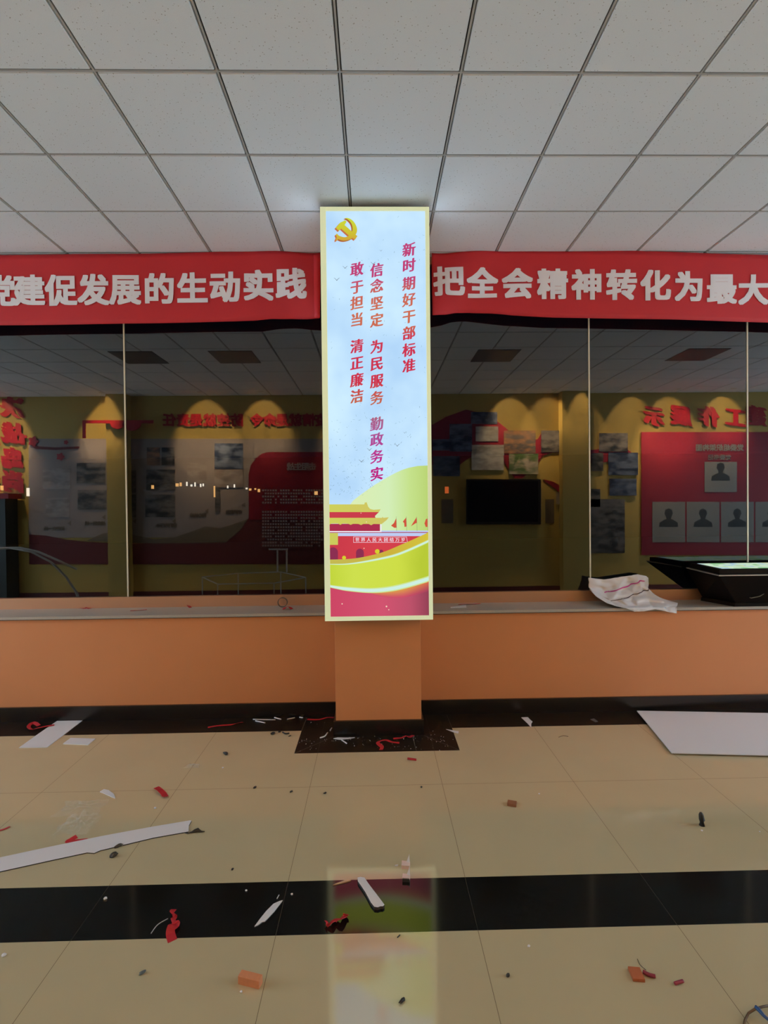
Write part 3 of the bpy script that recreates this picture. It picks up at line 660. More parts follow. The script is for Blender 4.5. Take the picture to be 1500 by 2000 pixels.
# white tube stand and white hoops in the hall, mirrored low in the left panes
M_tube = mat('white_painted_tube', (.72, .70, .66), .4)
def hall(px, py, d):        # a point of the hall at mirrored distance d
    p = pl(px, py, d); return Vector((p.x, 2 * GLASS_Y - d, p.z))
st = thing('tube_stand', (hall(480, 1160, 8.9).x, 2 * GLASS_Y - 8.9, 0), 'white tube frame stand beside the display wall', 'stand')
A, B, C_, D = hall(395, 1127, 8.5), hall(425, 1141, 8.2), hall(535, 1139, 8.2), hall(597, 1128, 8.6)
E_, G = hall(548, 1117, 9.0), hall(465, 1120, 9.0)
for a, b in ((A, B), (B, C_), (C_, D), (D, E_), (G, A), (G, E_)): MB().tube([a, b], .010, 6).build('top_rail', M_tube, st)
for a in (A, B, C_, D, E_, G): MB().tube([a, (a.x, a.y, 0)], .010, 6).build('leg', M_tube, st)
for px in (542, 560): 
    a = hall(px, 1118, 9.0); b = hall(px, 1072, 9.0); MB().tube([a, b], .014, 6).build('post', M_tube, st)
MB().tube([hall(525, 1073, 9.0), hall(562, 1073, 9.0)], .016, 6).build('cross_bar', M_tube, st)
hp = thing('hoop_barrier', (hall(120, 1160, 7.6).x, 2 * GLASS_Y - 7.6, 0), 'pair of white bent tubes in front of the dark cabinet', 'barrier')
g = hall(150, 1165, 7.6)
for L in ([(-30, 1078), (0, 1071), (40, 1070), (75, 1078), (110, 1093), (150, 1112)], [(20, 1070), (60, 1077), (100, 1098), (130, 1128), (150, 1158), (158, 1200), (160, 1235)]):
    MB().tube([hall(x, y, 7.6) for x, y in L], .017, 8).build('bent_tube', M_tube, hp, smooth=True)

# ================================================================== OUTSIDE, THROUGH THE GLASS
t = thing('distant_light_facade', (0, 26, 0), 'dark facade far outside holding tiny distant lights', 'building')
MB().box((-24, 26, -1), (24, 30, 4.2)).build('facade', mat('night_facade', (.03, .03, .035), .8), t)  # facade put in to hold distant lights taken for street lamps
M_warm = mat('warm_distant_light', lin((255, 190, 110)), emit=1.6); M_white = mat('white_distant_light', lin((255, 240, 215)), emit=2.0); M_or = mat('orange_distant_light', lin((250, 110, 50)), emit=1.0)
for px, py, wd, ht, m in ((297, 951, 4, 7, 0), (345, 947, 5, 6, 0), (352, 946, 3, 7, 0), (364, 945, 2, 8, 1), (373, 948, 3, 4, 1), (380, 946, 2, 8, 1), (391, 948, 2, 6, 1), (396, 947, 2, 5, 1), (418, 960, 2, 22, 0), (444, 951, 2, 5, 1), (457, 949, 2, 6, 1),
                          (481, 954, 3, 3, 1), (488, 956, 4, 4, 0), (498, 955, 3, 3, 0), (505, 958, 4, 6, 0), (617, 963, 6, 7, 0), (873, 957, 7, 13, 2), (2, 953, 4, 9, 0), (53, 961, 4, 16, 1)):
    a = pl(px - wd / 2, py + ht / 2, 25.9); b = pl(px + wd / 2, py - ht / 2, 25.9)
    MB().box((a.x, 25.93, a.z), (b.x, 26.001, b.z)).build('distant_light', (M_warm, M_white, M_or)[m], t)
struct(MB().box((-30, 4.6, -.3), (30, 32, -.02)).build('ground', mat('night_paving', (.05, .05, .05), .8)))

# ================================================================== THINGS ON THE SILL
M_board = mat('white_foam_board', (.70, .68, .70), .55)
M_boarded = mat('dark_board_edge', (.03, .03, .03), .6)
M_cut = mat('red_ribbon_scrap', (.45, .012, .022), .6)
M_wood = mat('orange_foam_block', (.62, .24, .11), .7, noise_amt=.15, noise_scale=60)
M_bk = mat('black_rubber_scrap', (.012, .012, .013), .6)
# plastic bag
rows = [[(1149, 1128), (1180, 1132), (1205, 1128), (1230, 1124), (1246, 1122), (1262, 1125), (1266, 1129)],
        [(1150, 1148), (1178, 1153), (1205, 1150), (1232, 1146), (1250, 1142), (1262, 1146), (1266, 1158)],
        [(1162, 1163), (1188, 1170), (1212, 1168), (1235, 1165), (1258, 1164), (1281, 1163), (1291, 1168)],
        [(1185, 1178), (1200, 1182), (1220, 1183), (1245, 1183), (1272, 1181), (1300, 1179), (1323, 1178)],
        [(1203, 1184), (1222, 1188), (1240, 1195), (1258, 1194), (1280, 1190), (1308, 1196), (1322, 1198)]]
ry = [4.405, 4.375, 4.29, 4.19, 4.105]
NU, NV = 48, 36
def bagpt(u, v, lift=0.):
    fu, fv = u * 6, v * 4; i = min(int(fu), 5); j = min(int(fv), 3); a, b = fu - i, fv - j
    a2 = a * a * (3 - 2 * a) * .5 + a * .5
    def pt(jj): return tuple(rows[jj][i][d] * (1 - a2) + rows[jj][i + 1][d] * a2 for d in (0, 1))
    p, q_ = pt(j), pt(j + 1)
    Y = ry[j] * (1 - b) + ry[j + 1] * b
    n = noise.noise(Vector((u * 7, v * 6, 3.1))) * .9 + noise.noise(Vector((u * 16, v * 13, 1.7))) * .6
    ridge = abs(noise.noise(Vector((u * 5 + v * 3, v * 5 - u * 2, 8.2))))
    e = min(1, 6 * min(u, 1 - u, v + .05, 1 - v + .05))
    Y2 = Y - (.022 * n + .06 * ridge) * e - lift
    w_ = pl(p[0] * (1 - b) + q_[0] * b + 2.2 * n, p[1] * (1 - b) + q_[1] * b + 2.2 * n * e, Y2)
    if w_.y > 4.11: w_.z = max(w_.z, SILL + .004)
    w_.y = min(w_.y, 4.425)
    return w_
bag = thing('plastic_bag', (2.05, 4.27, SILL), 'crumpled white plastic bag with pink stripe on the window sill', 'bag')
mb = MB(); mb.add([bagpt(i / NU, j / NV) for j in range(NV + 1) for i in range(NU + 1)], [(j * (NU + 1) + i, j * (NU + 1) + i + 1, (j + 1) * (NU + 1) + i + 1, (j + 1) * (NU + 1) + i) for j in range(NV) for i in range(NU)])
mb.build('sheet', mat('white_plastic_film', (.74, .72, .74), .38, noise_amt=.08, noise_scale=9), bag, smooth=True, solid=.0012)
def stripe(name, uv0, uv1, wv, m, bend=0.):
    vs = []; n = 26
    for k in range(n + 1):
        s = k / n; u = uv0[0] + (uv1[0] - uv0[0]) * s; v = uv0[1] + (uv1[1] - uv0[1]) * s + bend * math.sin(math.pi * s)
        vs += [bagpt(u, v - wv, .004), bagpt(u, v + wv, .004)]
    MB().add(vs, [(2 * k, 2 * k + 1, 2 * k + 3, 2 * k + 2) for k in range(n)]).build(name, m, bag, smooth=True)
stripe('pink_stripe', (.17, .33), (.78, .12), .014, mat('pink_print', (.55, .06, .28), .5))
stripe('dark_stripe', (.18, .58), (.93, .27), .010, mat('dark_brown_print', (.06, .03, .04), .5), .03)
# touch table
kx = lambda px, py, Y: pl(px, py, Y)
TZ = 1.165
tp = [(2.685, 3.96), (4.05, 3.96), (4.05, 4.43), (2.735, 4.43)]
bp_ = [(2.93, 4.125), (3.85, 4.125), (3.85, 4.40), (2.83, 4.40)]
rim = [(2.665, 3.935), (4.07, 3.935), (4.07, 4.438), (2.715, 4.438)]
kt = thing('touch_table', (3.3, 4.25, SILL), 'black tapered touch table with glowing map screen on the sill', 'table')
M_kblack = mat('black_lacquer', (.004, .004, .0045), .55, spec=.04)
def frustum(a, za, b, zb):
    n = len(a); return MB().add([(x, y, za) for x, y in a] + [(x, y, zb) for x, y in b], [tuple(reversed(range(n)))] + [(i, (i + 1) % n, n + (i + 1) % n, n + i) for i in range(n)] + [tuple(range(n, 2 * n))])
frustum(bp_, SILL + .03, rim, TZ - .048).build('body', M_kblack, kt, bevel=.006)
frustum([(x + (.012 if x > 3.3 else -.012), y) for x, y in [(2.93, 4.122), (3.85, 4.122), (3.85, 4.40), (2.83, 4.40)]], SILL, [(2.925, 4.122), (3.85, 4.122), (3.85, 4.40), (2.825, 4.40)], SILL + .03).build('plinth', M_kblack, kt)
frustum(rim, TZ - .048, rim, TZ - .040).build('rim', mat('worn_grey_rim', (.42, .42, .42), .3, metal=.6), kt)
frustum(tp, TZ - .040, tp, TZ).build('screen_frame', M_kblack, kt, bevel=.004)
def screen_mat():
    m = glow('map_screen_glow', (205, 232, 205)); nt = m.node_tree; e = [n for n in nt.nodes if n.type == 'EMISSION'][0]
    g = nt.nodes.new('ShaderNodeNewGeometry'); n = nt.nodes.new('ShaderNodeTexNoise'); n.inputs['Scale'].default_value = 5.5; n.inputs['Detail'].default_value = 2
    nt.links.new(g.outputs['Position'], n.inputs['Vector']); cr = nt.nodes.new('ShaderNodeValToRGB'); cr.color_ramp.interpolation = 'CONSTANT'; el = cr.color_ramp.elements
    el[0].position = 0; el[0].color = (*lin((150, 205, 150)), 1); el[1].position = .4; el[1].color = (*lin((208, 234, 205)), 1)
    for p_, c in ((.52, (176, 208, 224)), (.58, (212, 236, 206)), (.63, (222, 222, 150)), (.68, (160, 214, 160))):
        x = el.new(p_); x.color = (*lin(c), 1)
    nt.links.new(n.outputs['Fac'], cr.inputs[0]); nt.links.new(cr.outputs[0], e.inputs[0]); e.inputs[1].default_value = .9; return m
sp_ = [(2.735, 4.0), (4.0, 4.0), (4.0, 4.365), (2.765, 4.365)]
MB().add([(x, y, TZ + .0015) for x, y in sp_], [(0, 1, 2, 3)]).build('map_screen', screen_mat(), kt)
MB().tube([(2.98, 4.118, 1.0), (2.985, 4.10, .94), (3.03, 4.085, .915), (3.09, 4.075, .93), (3.13, 4.06, .965)], .004, 6).build('pull_cord', mat('dark_cord', (.1, .1, .09), .5), kt, smooth=True)
# tape ring
c = pl(552, 1177, 4.37); r = .041; ring = MB()
n = 36; vs = []
for k in range(n):
    a = k * 2 * math.pi / n
    for rr_, yy in ((r, -.012), (r, .012), (r - .004, .012), (r - .004, -.012)):
        vs.append((c.x + rr_ * math.cos(a), 4.37 + yy + .05 * r * math.sin(a), SILL + .001 + r + rr_ * math.sin(a)))
ring.add(vs, [(4 * k + m, 4 * ((k + 1) % n) + m, 4 * ((k + 1) % n) + (m + 1) % 4, 4 * k + (m + 1) % 4) for k in range(n) for m in range(4)])
tag(ring.build('tape_ring', mat('dark_grey_ring', (.10, .10, .095), .4), smooth=False), 'dark empty tape ring standing upright on the window sill', 'ring')

# ------------------------------------------------------------------ scraps: helpers
def flat(name, pts, th, m, label, cat, grp=None, z=0., medge=None):
    o = MB().prism([fl(a, b, z + th) - Vector((0, 0, th)) for a, b in pts], (0, 0, th), 1 if medge else 0, 0).build(name, [m, medge] if medge else m)
    return tag(o, label, cat, grp)
def ribbon(name, pts, wid, label, cat='ribbon', grp=None, z=0., tw=None, m=None, hts=None):
    L = smooth_curve(pts, 5); n = len(L)
    path = []
    for i, (a, b) in enumerate(L):
        h = z
        if hts:
            s = i / (n - 1) * (len(hts) - 1); k = min(int(s), len(hts) - 2); h = z + hts[k] + (hts[k + 1] - hts[k]) * (s - k)
        path.append(fl(a, b, h))
    T = tw or [0, 0]
    tws = []
    for i in range(n):
        s = i / (n - 1) * (len(T) - 1); k = min(int(s), len(T) - 2); tws.append(.55 * (T[k] + (T[k + 1] - T[k]) * (s - k)))
    return tag(MB().strip(path, wid, tws).build(name, m or M_cut, smooth=False), label, cat, grp)
def stick(name, a, b, r, label, m, cat='stick', grp=None, z=0., mid=None):
    P_ = smooth_curve([a] + ([mid] if mid else []) + [b], 6)
    return tag(MB().tube([fl(x, y, z + r * .9) + Vector((0, 0, r * .1)) for x, y in P_], r, 7).build(name, m, smooth=True), label, cat, grp)
def lump(name, px, py, sx, sy, sz, label, m, cat, grp=None, z=0., seed=0, rot=0.):
    p = fl(px, py, z); bm = bmesh.new(); bmesh.ops.create_icosphere(bm, subdivisions=2, radius=1)
    ca, sa = math.cos(rot), math.sin(rot); vs = []
    for v in bm.verts:
        k = 1 + .45 * noise.noise(v.co * 1.4 + Vector((seed * 3.3, seed, 0)))
        x, y, zz = v.co.x * sx * k, v.co.y * sy * k, max(-.75, v.co.z * k) * sz
        vs.append((p.x + x * ca - y * sa, p.y + x * sa + y * ca, p.z + zz + .75 * sz))
    fs = [tuple(v.index for v in f.verts) for f in bm.faces]; bm.free()
    return tag(MB().add(vs, fs).build(name, m), label, cat, grp)
S = SILL
ribbon('red_ribbon_scrap', [(155, 1187), (163, 1189)], .022, 'tiny red ribbon scrap at the left end of the sill', z=S, tw=[0, .3])
ribbon('red_ribbon_scrap', [(165, 1189), (169, 1188), (175, 1189)], .03, 'short red ribbon scrap beside the tiny one on the sill', z=S, tw=[.1, .6, .1])
ribbon('red_ribbon_scrap', [(255, 1193), (270, 1192.5), (287, 1191)], .022, 'straight long red ribbon scrap on the sill, below the left pane joint', z=S, tw=[0, .25, .1])
ribbon('red_ribbon_scrap', [(352, 1183), (358, 1181), (366, 1182), (372, 1187)], .025, 'arched red ribbon scrap on the sill between pane joint and tape ring', z=S, tw=[.3, .5, .1], hts=[0, .012, .012, 0])
ribbon('red_ribbon_scrap', [(553, 1191), (558, 1187), (565, 1186), (570, 1190)], .028, 'bent red ribbon scrap lying beneath the tape ring', z=S, tw=[.2, .5, .1], hts=[0, .012, .012, 0])
ribbon('red_ribbon_scrap', [(896, 1181), (908, 1180), (922, 1180.5), (938, 1179)], .028, 'red ribbon scrap on the sill right of the sign box', z=S, tw=[.1, .4, .1])
flat('white_splinter', [(880, 1185), (898, 1183.5), (910, 1182), (911, 1186), (880, 1186.5)], .004, M_board, 'pale splinter on the sill below the red scrap right of sign', 'splinter', z=S)

# ================================================================== SCRAPS ON THE FLOOR
flat('foam_board_strip', [(-70, 1690), (0, 1674.5), (100, 1653), (200, 1632.5), (300, 1614), (372, 1602), (374, 1603), (369, 1612), (368, 1624), (300, 1636), (195, 1661), (184, 1666), (170, 1665), (100, 1680), (0, 1702), (-70, 1718)], .005, M_board,
     'long white board strip running out of the left edge', 'board', medge=M_boarded)
flat('foam_board_piece', [(120, 1402), (166, 1403), (131, 1430), (92, 1459), (37, 1460), (75, 1433)], .004, M_board, 'slanted white board piece lying across the black edge band', 'board', z=.0005)
flat('foam_board_piece', [(138, 1441), (186, 1442.5), (172, 1454), (123, 1452)], .005, M_board, 'small oblong white board piece beside the slanted one', 'board')
flat('foam_board_sheet', [(1244, 1388), (1500, 1392.5), (1720, 1396), (1720, 1479), (1500, 1474.5), (1312, 1470)], .006, M_board, 'large white board sheet lying at the right edge', 'board', z=.012)
flat('foam_board_chip', [(195, 1546), (203, 1541), (212, 1543), (222, 1550), (225, 1557), (225, 1559)], .003, M_board, 'small leaf shaped white chip at left on beige tile', 'chip')
flat('foam_board_strip', [(698, 1714), (704, 1712.5), (712, 1714), (720, 1726), (736, 1747), (751, 1767), (748, 1770), (743, 1770), (738, 1772), (731, 1771), (724, 1762), (714, 1743), (706, 1731), (699, 1721)], .012, M_board,
     'white board strip lying on the reflection of the sign', 'board', medge=M_boarded)
flat('white_sliver', [(552, 1758), (545, 1760), (534, 1765), (527, 1772), (520, 1779), (508, 1794), (497, 1809), (504, 1806), (512, 1800), (517, 1799), (522, 1794), (536, 1779)], .003, M_board, 'pointed white sliver on the near black band', 'sliver')
flat('tan_splinter', [(650, 1728), (662, 1723), (676, 1718), (686, 1718), (683, 1720), (668, 1724)], .004, mat('tan_splinter', (.62, .38, .22), .7), 'pointed tan splinter at the upper edge of the near black band', 'splinter')
flat('white_sliver', [(1018, 1401), (1031, 1400.5), (1036, 1406), (1040, 1409), (1037.5, 1413), (1038, 1421), (1030, 1412)], .003, M_board, 'torn pale scrap on black edge band right of the pillar', 'sliver')
flat('white_sliver', [(871, 1424), (886, 1426.5), (896, 1428), (895, 1432), (884, 1429)], .003, M_board, 'pale sliver at right corner of the black pillar surround', 'sliver')
flat('white_sliver', [(651, 1442), (660, 1440), (675, 1440.5), (693, 1440), (680, 1442.5), (664, 1444)], .004, M_board, 'flat white sliver touching the pillar skirting', 'sliver')
flat('grey_scrap', [(1153, 1405), (1160, 1403), (1168, 1409), (1163, 1410)], .002, mat('dim_grey_scrap', (.10, .10, .10), .6), 'dim grey scrap on black edge band left of the large sheet', 'scrap')
def chip(px, py, s, label, m2):
    t = thing('foam_crumb', tuple(fl(px, py)), label, 'crumb')
    p = [fl(px + a * s, py + b * s) for a, b in ((-8, 6), (8, 7), (9, -2), (-7, -4))]
    MB().prism(p, (0, 0, .016)).build('block', mat_pink, t)
    if m2: MB().prism([v + Vector((0, 0, 0)) for v in [fl(px + a * s, py + b * s) for a, b in ((-8, 6.4), (8, 7.4), (8, 8.4), (-8, 7.6))]], (0, 0, .014)).build('dark_backing', M_boarded, t)
    a = fl(px + 5 * s, py - 1); MB().add([a + Vector((-.008, 0, .015)), a + Vector((.008, .002, .015)), a + Vector((.007, .006, .05)), a + Vector((.008, -.006, .015))], [(0, 1, 2), (1, 3, 2), (3, 0, 2), (0, 3, 1)]).build('torn_tip', M_board, t)
mat_pink = mat('pale_pink_foam', (.72, .52, .46), .7)
chip(792, 1691, 1, 'pale pink foam crumb with torn tip on beige tile', False)
chip(793, 1716, .9, 'pale foam crumb with dark backing at the near black band edge', True)
flat('white_sliver', [(772, 1689), (778, 1688), (777, 1690.5), (771, 1690.5)], .003, M_board, 'tiny white sliver left of the pink foam crumb', 'sliver')
# red ribbons
ribbon('red_ribbon_scrap', [(340, 1777), (336, 1784), (341, 1791), (338, 1799), (343, 1806), (335, 1815), (333, 1824), (337, 1838)], [.02] * 18 + [.034] * 18, 'twisted red ribbon hanging over lower edge of near black band', tw=[.2, 1.0, -.3, 1.1, -.2, .8, 0, 0], hts=[.01, .02, .005, .015, .01, .01, .002, 0])
ribbon('red_ribbon_scrap', [(637, 1803), (641, 1808), (648, 1804), (656, 1799), (666, 1798), (674, 1791), (676, 1789)], .024, 'curled red ribbon on near black band below white board strip', tw=[.9, .1, .9, .2, 1.0, .3, .9], hts=[.012, .002, .01, .004, .012, .004, .012])
ribbon('red_ribbon_scrap', [(305, 1538), (312, 1543), (320, 1551), (322, 1557), (328, 1554)], .032, 'short wide red ribbon right of the leaf shaped chip', tw=[0, .2, .1, .6, .3], hts=[.01, .012, .004, 0, .004])
ribbon('red_ribbon_scrap', [(150, 1635), (138, 1641), (133, 1645), (148, 1643), (169, 1641)], .026, 'red ribbon tick mark shape above the long strip', tw=[.5, .2, .3, .1, 0])
ribbon('red_ribbon_scrap', [(-6, 1624), (8, 1620), (19, 1615)], .016, 'thin red ribbon at the left edge of the floor', tw=[.4, .2, .4])
ribbon('red_ribbon_scrap', [(76, 1418), (66, 1413), (56, 1419), (62, 1426), (76, 1422), (90, 1419), (106, 1416)], .026, 'looped red ribbon with tail at the slanted board piece', tw=[.3, .7, .3, .7, .2, .2, 0], z=.006)
ribbon('red_ribbon_scrap', [(406, 1421), (425, 1418), (450, 1416), (464, 1414), (474, 1411)], .026, 'long red ribbon with knotted end on black edge band', tw=[0, .2, .1, .9, .2])
ribbon('red_ribbon_scrap', [(600, 1405), (622, 1406), (640, 1402), (652, 1402)], .026, 'red ribbon tucked against skirting left of the pillar', tw=[0, .2, .3, .1])
ribbon('red_ribbon_scrap', [(744, 1465), (746, 1460), (738, 1452), (744, 1448), (755, 1446), (765, 1450), (780, 1451)], .026, 'hook shaped red ribbon on the black pillar surround', tw=[.2, .6, .3, .5, .1, .3, 0])
ribbon('red_ribbon_scrap', [(768, 1443), (785, 1442), (792, 1439), (800, 1440), (807, 1437)], .03, 'crumpled red ribbon against the pillar skirting', tw=[.1, .4, .9, .2, .4])
stick('red_stick', (796, 1481.5), (813, 1484), .007, 'small red stick in front of the pillar surround', M_cut)
M_plum = mat('plum_red_plastic', (.22, .02, .05), .5)
stick('plum_stick', (1256, 1898), (1280, 1907), .0065, 'plum red stick beside the orange block at right', M_plum, mid=(1268, 1904))
stick('plum_stick', (1318, 1921), (1334, 1916), .0055, 'short plum red stick alone on beige tile at right', M_plum)
# blocks
def block(px, py, L, W_, Hh, rot, label, m, tilt=0.):
    p = fl(px, py); ca, sa = math.cos(rot), math.sin(rot); vs = []
    for z in (0, Hh):
        for a, b in ((-1, -1), (1, -1), (1, 1), (-1, 1)):
            x, y = a * L / 2, b * W_ / 2; vs.append((p.x + x * ca - y * sa, p.y + x * sa + y * ca, z + (0 if tilt == 0 else (a + 1) * tilt)))
    return tag(MB().add(vs, [(3, 2, 1, 0), (4, 5, 6, 7), (0, 1, 5, 4), (1, 2, 6, 5), (2, 3, 7, 6), (3, 0, 4, 7)]).build('foam_block', m, bevel=.002), label, 'block')
block(489, 1921, .083, .028, .03, -.28, 'orange oblong block standing on near beige tile', M_wood)
M_red_wood = mat('rust_orange_block', (.40, .11, .04), .7, noise_amt=.12, noise_scale=50)
block(1243, 1906, .042, .05, .012, -.12, 'rust orange square block with fine wires at right', M_red_wood)
block(1000, 1572, .05, .04, .016, -.35, 'small brown block on far beige tile right of pillar', mat('brown_block', (.26, .10, .045), .7))
stick('fine_wire', (1245, 1873), (1262, 1895), .0009, 'pair of fine wires behind the rust orange block', M_bk, 'wire', mid=(1250, 1884))
# black bits
p = fl(1371, 1612); tag(MB().tube([p + Vector((0, 0, 0)), p + Vector((0, 0, .03)), p + Vector((-.004, 0, .055)), p + Vector((-.006, 0, .068))], [.0145, .0145, .012, .006], 8).build('rubber_stub', M_bk, smooth=True), 'black rubber stub standing upright on beige tile at right', 'stub')
for i, (px, py, a, b, c_, lab) in enumerate(((441, 1473.5, .022, .011, .01, 'black oblong bit below the edge band, left of pillar'), (533, 1434, .02, .011, .009, 'black oblong bit left of the pillar surround'), (546, 1430, .014, .006, .005, 'thin black bit beside the edge band, left of pillar surround'),
        (222, 1673, .017, .014, .012, 'square black crumb below the long white strip'), (231, 1654, .02, .008, .008, 'black crumb half under the long white strip'), (498, 1539, .011, .007, .006, 'tiny black crumb at the far tile joint, left one'), (569, 1547, .011, .006, .005, 'tiny black crumb just below far tile joint'),
        (635, 1550, .010, .006, .005, 'tiny black crumb right of the long floor joint'), (454, 1699, .006, .005, .005, 'tiny black crumb above the near black band'), (823, 1538, .006, .005, .005, 'tiny black crumb on far tile in front of pillar'), (992, 1907, .008, .006, .006, 'tiny black crumb on near tile right of reflection'),
        (785, 1957, .014, .006, .006, 'black crumb in the reflected sign near lower edge'), (278, 1902, .012, .006, .006, 'blue grey crumb on near beige tile at left'), (566, 1438, .012, .004, .004, 'black splinter between bits and pillar surround'))):
    lump('black_crumb' if i != 12 else 'grey_crumb', px, py, a, b, c_, lab, M_bk if i != 12 else mat('blue_grey_crumb', (.08, .11, .13), .6), 'crumb', seed=i, rot=-.6 if i in (0,) else .7)
stick('black_shred', (552, 1430), (565, 1432), .005, 'black shred beside the pillar surround', M_bk, 'shred', mid=(558, 1433))
sh_ = thing('black_shred', tuple(fl(385, 1623)), 'frayed black shred at the end of long white strip', 'shred')
MB().tube([fl(373, 1626, .004), fl(380, 1623, .008), fl(386, 1621, .010), fl(393, 1624, .006), fl(400, 1624, .003)], [.003, .008, .010, .004, .002], 6).build('tail', M_bk, sh_)
MB().tube([fl(360, 1626, .002), fl(367, 1628, .003), fl(374, 1625, .004)], .003, 6).build('fringe', M_bk, sh_)
# white sticks by the skirting
for a, b, lab, mid in (((494, 1405), (538, 1406), 'long thin white stick at skirting left of pillar', None), ((499, 1408), (518, 1412), 'short cream stick crossing below the long thin one', None), ((536, 1401.5), (549, 1405), 'slanted white stick between the other skirting sticks', None),
                       ((561, 1405), (576, 1402), 'cream stick against skirting next to the pillar surround', None), ((625, 1441), (640, 1431), 'curved cream stick on left of pillar surround', (634, 1438)), ((645, 1427), (648, 1422), 'stubby white stick beside pillar skirting corner', None),
                       ((667, 1445), (677, 1452), 'white stick in front of the flat sliver at pillar', None), ((585, 1401), (592, 1402), 'stubby white stick at skirting by surround joint', None)):
    stick('white_stick', a, b, .0045 if lab[0:4] != 'long' else .0035, lab, M_board, mid=mid)
stick('white_thread', (295, 1823), (328, 1794), .0014, 'thin curved white thread beside the twisted ribbon', M_board, 'thread', mid=(308, 1806))
stick('white_thread', (541, 1755), (545, 1748), .0016, 'short white thread at the tip of pointed sliver', M_board, 'thread')
stick('brown_hair', (1091, 1440), (1110, 1438.5), .0018, 'thin brown shred on far tile left of large sheet', mat('brown_shred', (.12, .07, .04), .7), 'shred', mid=(1100, 1437))
stick('dark_shred', (781, 1826), (776, 1831), .002, 'thin dark shred at lower edge of near black band', M_bk, 'shred')
# plaster crumbs round the pillar, and lone white specks
cr_ = MB(); rs = random.Random(11)
def crumb(mb, px, py, s):
    p = fl(px, py); vs = [p + Vector((rs.uniform(-1, 1) * s, rs.uniform(-1, 1) * s, 0)) for _ in range(3)] + [p + Vector((0, 0, s * 1.3))]
    mb.add(vs, [(0, 1, 3), (1, 2, 3), (2, 0, 3), (0, 2, 1)])
for x, y, n in ((700, 1440, 10), (735, 1442, 9), (826, 1440, 14), (757, 1455, 6), (793, 1459, 10), (845, 1446, 8), (880, 1459, 5), (594, 1450, 12), (604, 1456, 8), (615, 1412, 5), (800, 1440, 6), (640, 1447, 6), (690, 1446, 8), (866, 1450, 6)):
    for _ in range(n):
        while True:
            px, py = x + rs.gauss(0, 13), y + rs.gauss(0, 5)
            f_ = fl(px, py)
            if PX0 < f_.x < PX1 and PYF < f_.y < 4.12 and not (PL - .03 < f_.x < PR + .03 and f_.y > PF - .03): break
        crumb(cr_, px, py, rs.uniform(.0015, .0045))
tag(cr_.build('plaster_crumbs', M_board), 'scatter of white plaster crumbs around the pillar foot', 'crumbs', kind='stuff')
for i, (x, y, s, lab) in enumerate(((206, 1756, .008, 'white speck at left on the near black band'), (481, 1740, .005, 'white speck left of the sliver on near black band'), (570, 1747, .005, 'white speck right of the floor joint on near black band'), (435, 1500, .006, 'white speck left of pillar below black oblong bit'),
        (303, 1579, .007, 'white speck under the short wide red ribbon'), (1053, 1551, .005, 'white speck right of the brown block'), (1033, 1849, .006, 'white speck on near tile left of rust block'), (471, 1938, .005, 'white speck in front of the orange oblong block'),
        (8, 1867, .009, 'white speck at left edge of near tile'), (1484, 1625, .004, 'white speck at right edge of far tile'), (1371, 1623, .006, 'white speck in front of the black rubber stub'), (105, 1404, .006, 'white speck above looped red ribbon on black band'), (197, 1405, .006, 'white speck right of slanted board on black band'))):
    lump('white_speck', x, y, s, s * .8, s * .6, lab, M_board, 'speck', seed=20 + i)
sc_ = MB()
for _ in range(46):
    p = Vector((rs.choice((rs.uniform(-.75, -.36), rs.uniform(.5, 1.7))), rs.uniform(4.2, 4.43), SILL)); s_ = rs.uniform(.0015, .004)
    sc_.add([p + Vector((rs.uniform(-1, 1) * s_ * 1.5, rs.uniform(-1, 1) * s_, 0)) for _ in range(3)] + [p + Vector((0, 0, s_))], [(0, 1, 3), (1, 2, 3), (2, 0, 3), (0, 2, 1)])
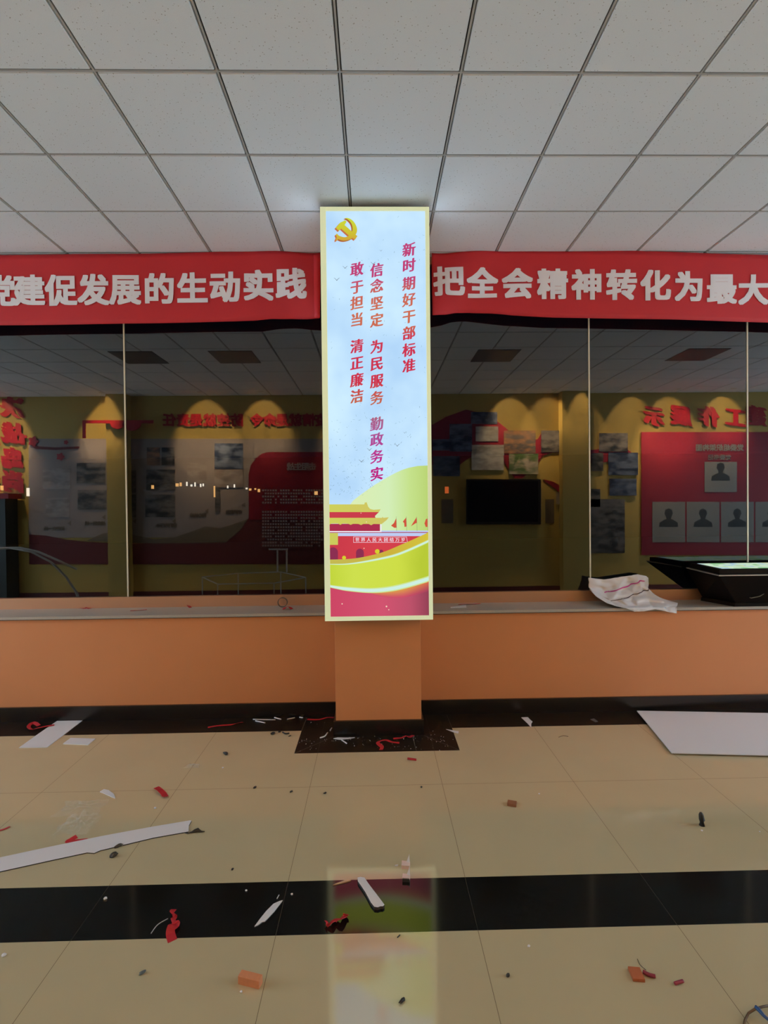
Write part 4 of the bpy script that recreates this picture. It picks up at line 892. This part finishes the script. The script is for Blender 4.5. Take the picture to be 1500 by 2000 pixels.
tag(sc_.build('sill_crumbs', M_board), 'scatter of tiny white crumbs on the sill on both sides of sign', 'crumbs', kind='stuff')
# crumpled clear film
M_film = mat('clear_crumpled_film', (.8, .78, .74), .12, alpha=.10, ior=1.4)
def film(px, py, w_, h_, hz, label, seed):
    NX, NY = 26, 20; vs = []
    for j in range(NY + 1):
        for i in range(NX + 1):
            u, v = i / NX - .5, j / NY - .5
            r = 1 + .35 * noise.noise(Vector((math.atan2(v, u) * 1.2, seed, 0)))
            p = fl(px, py) + Vector((u * w_ * r + .02 * noise.noise(Vector((u * 5, v * 5, seed))), v * h_ * r, 0))
            e = max(0, 1 - 2 * max(abs(u), abs(v)))
            z = .002 + hz * e ** .5 * (.25 + abs(noise.noise(Vector((u * 6, v * 6, seed + 5)))) * 1.6 + .5 * abs(noise.noise(Vector((u * 15, v * 15, seed)))))
            vs.append((p.x, p.y, z))
    o = MB().add(vs, [(j * (NX + 1) + i, j * (NX + 1) + i + 1, (j + 1) * (NX + 1) + i + 1, (j + 1) * (NX + 1) + i) for j in range(NY) for i in range(NX)]).build('clear_film', M_film)
    return tag(o, label, 'film')
film(152, 1613, .16, .15, .05, 'crumpled clear film heap above the tick shaped ribbon', 2.3)
film(155, 1580, .22, .15, .025, 'flat crumpled clear film farther back at left', 7.7)
film(376, 1497, .09, .05, .014, 'small clear film shred left of pillar on far tile', 4.1)
# cable at the lower right corner
cb = thing('bent_cable', tuple(fl(1480, 1990)), 'bent cable with blue tape end at lower right corner', 'cable')
MB().tube([fl(1452, 2010, .005), fl(1455, 1992, .006), fl(1462, 1979, .012), fl(1474, 1971, .02), fl(1490, 1966, .02), fl(1515, 1962, .01)], .0035, 8).build('brown_core', mat('brown_cable', (.09, .055, .03), .5), cb, smooth=True)
MB().tube([fl(1475, 1967, .022), fl(1482, 1972, .022), fl(1492, 1984, .018), fl(1510, 1999, .01)], [.007, .0065, .005, .005], 8).build('blue_wrap', mat('blue_tape', (.01, .06, .22), .35), cb, smooth=True)
for o in bpy.data.objects:
    for k_ in ('_o',):
        if k_ in o: del o[k_]
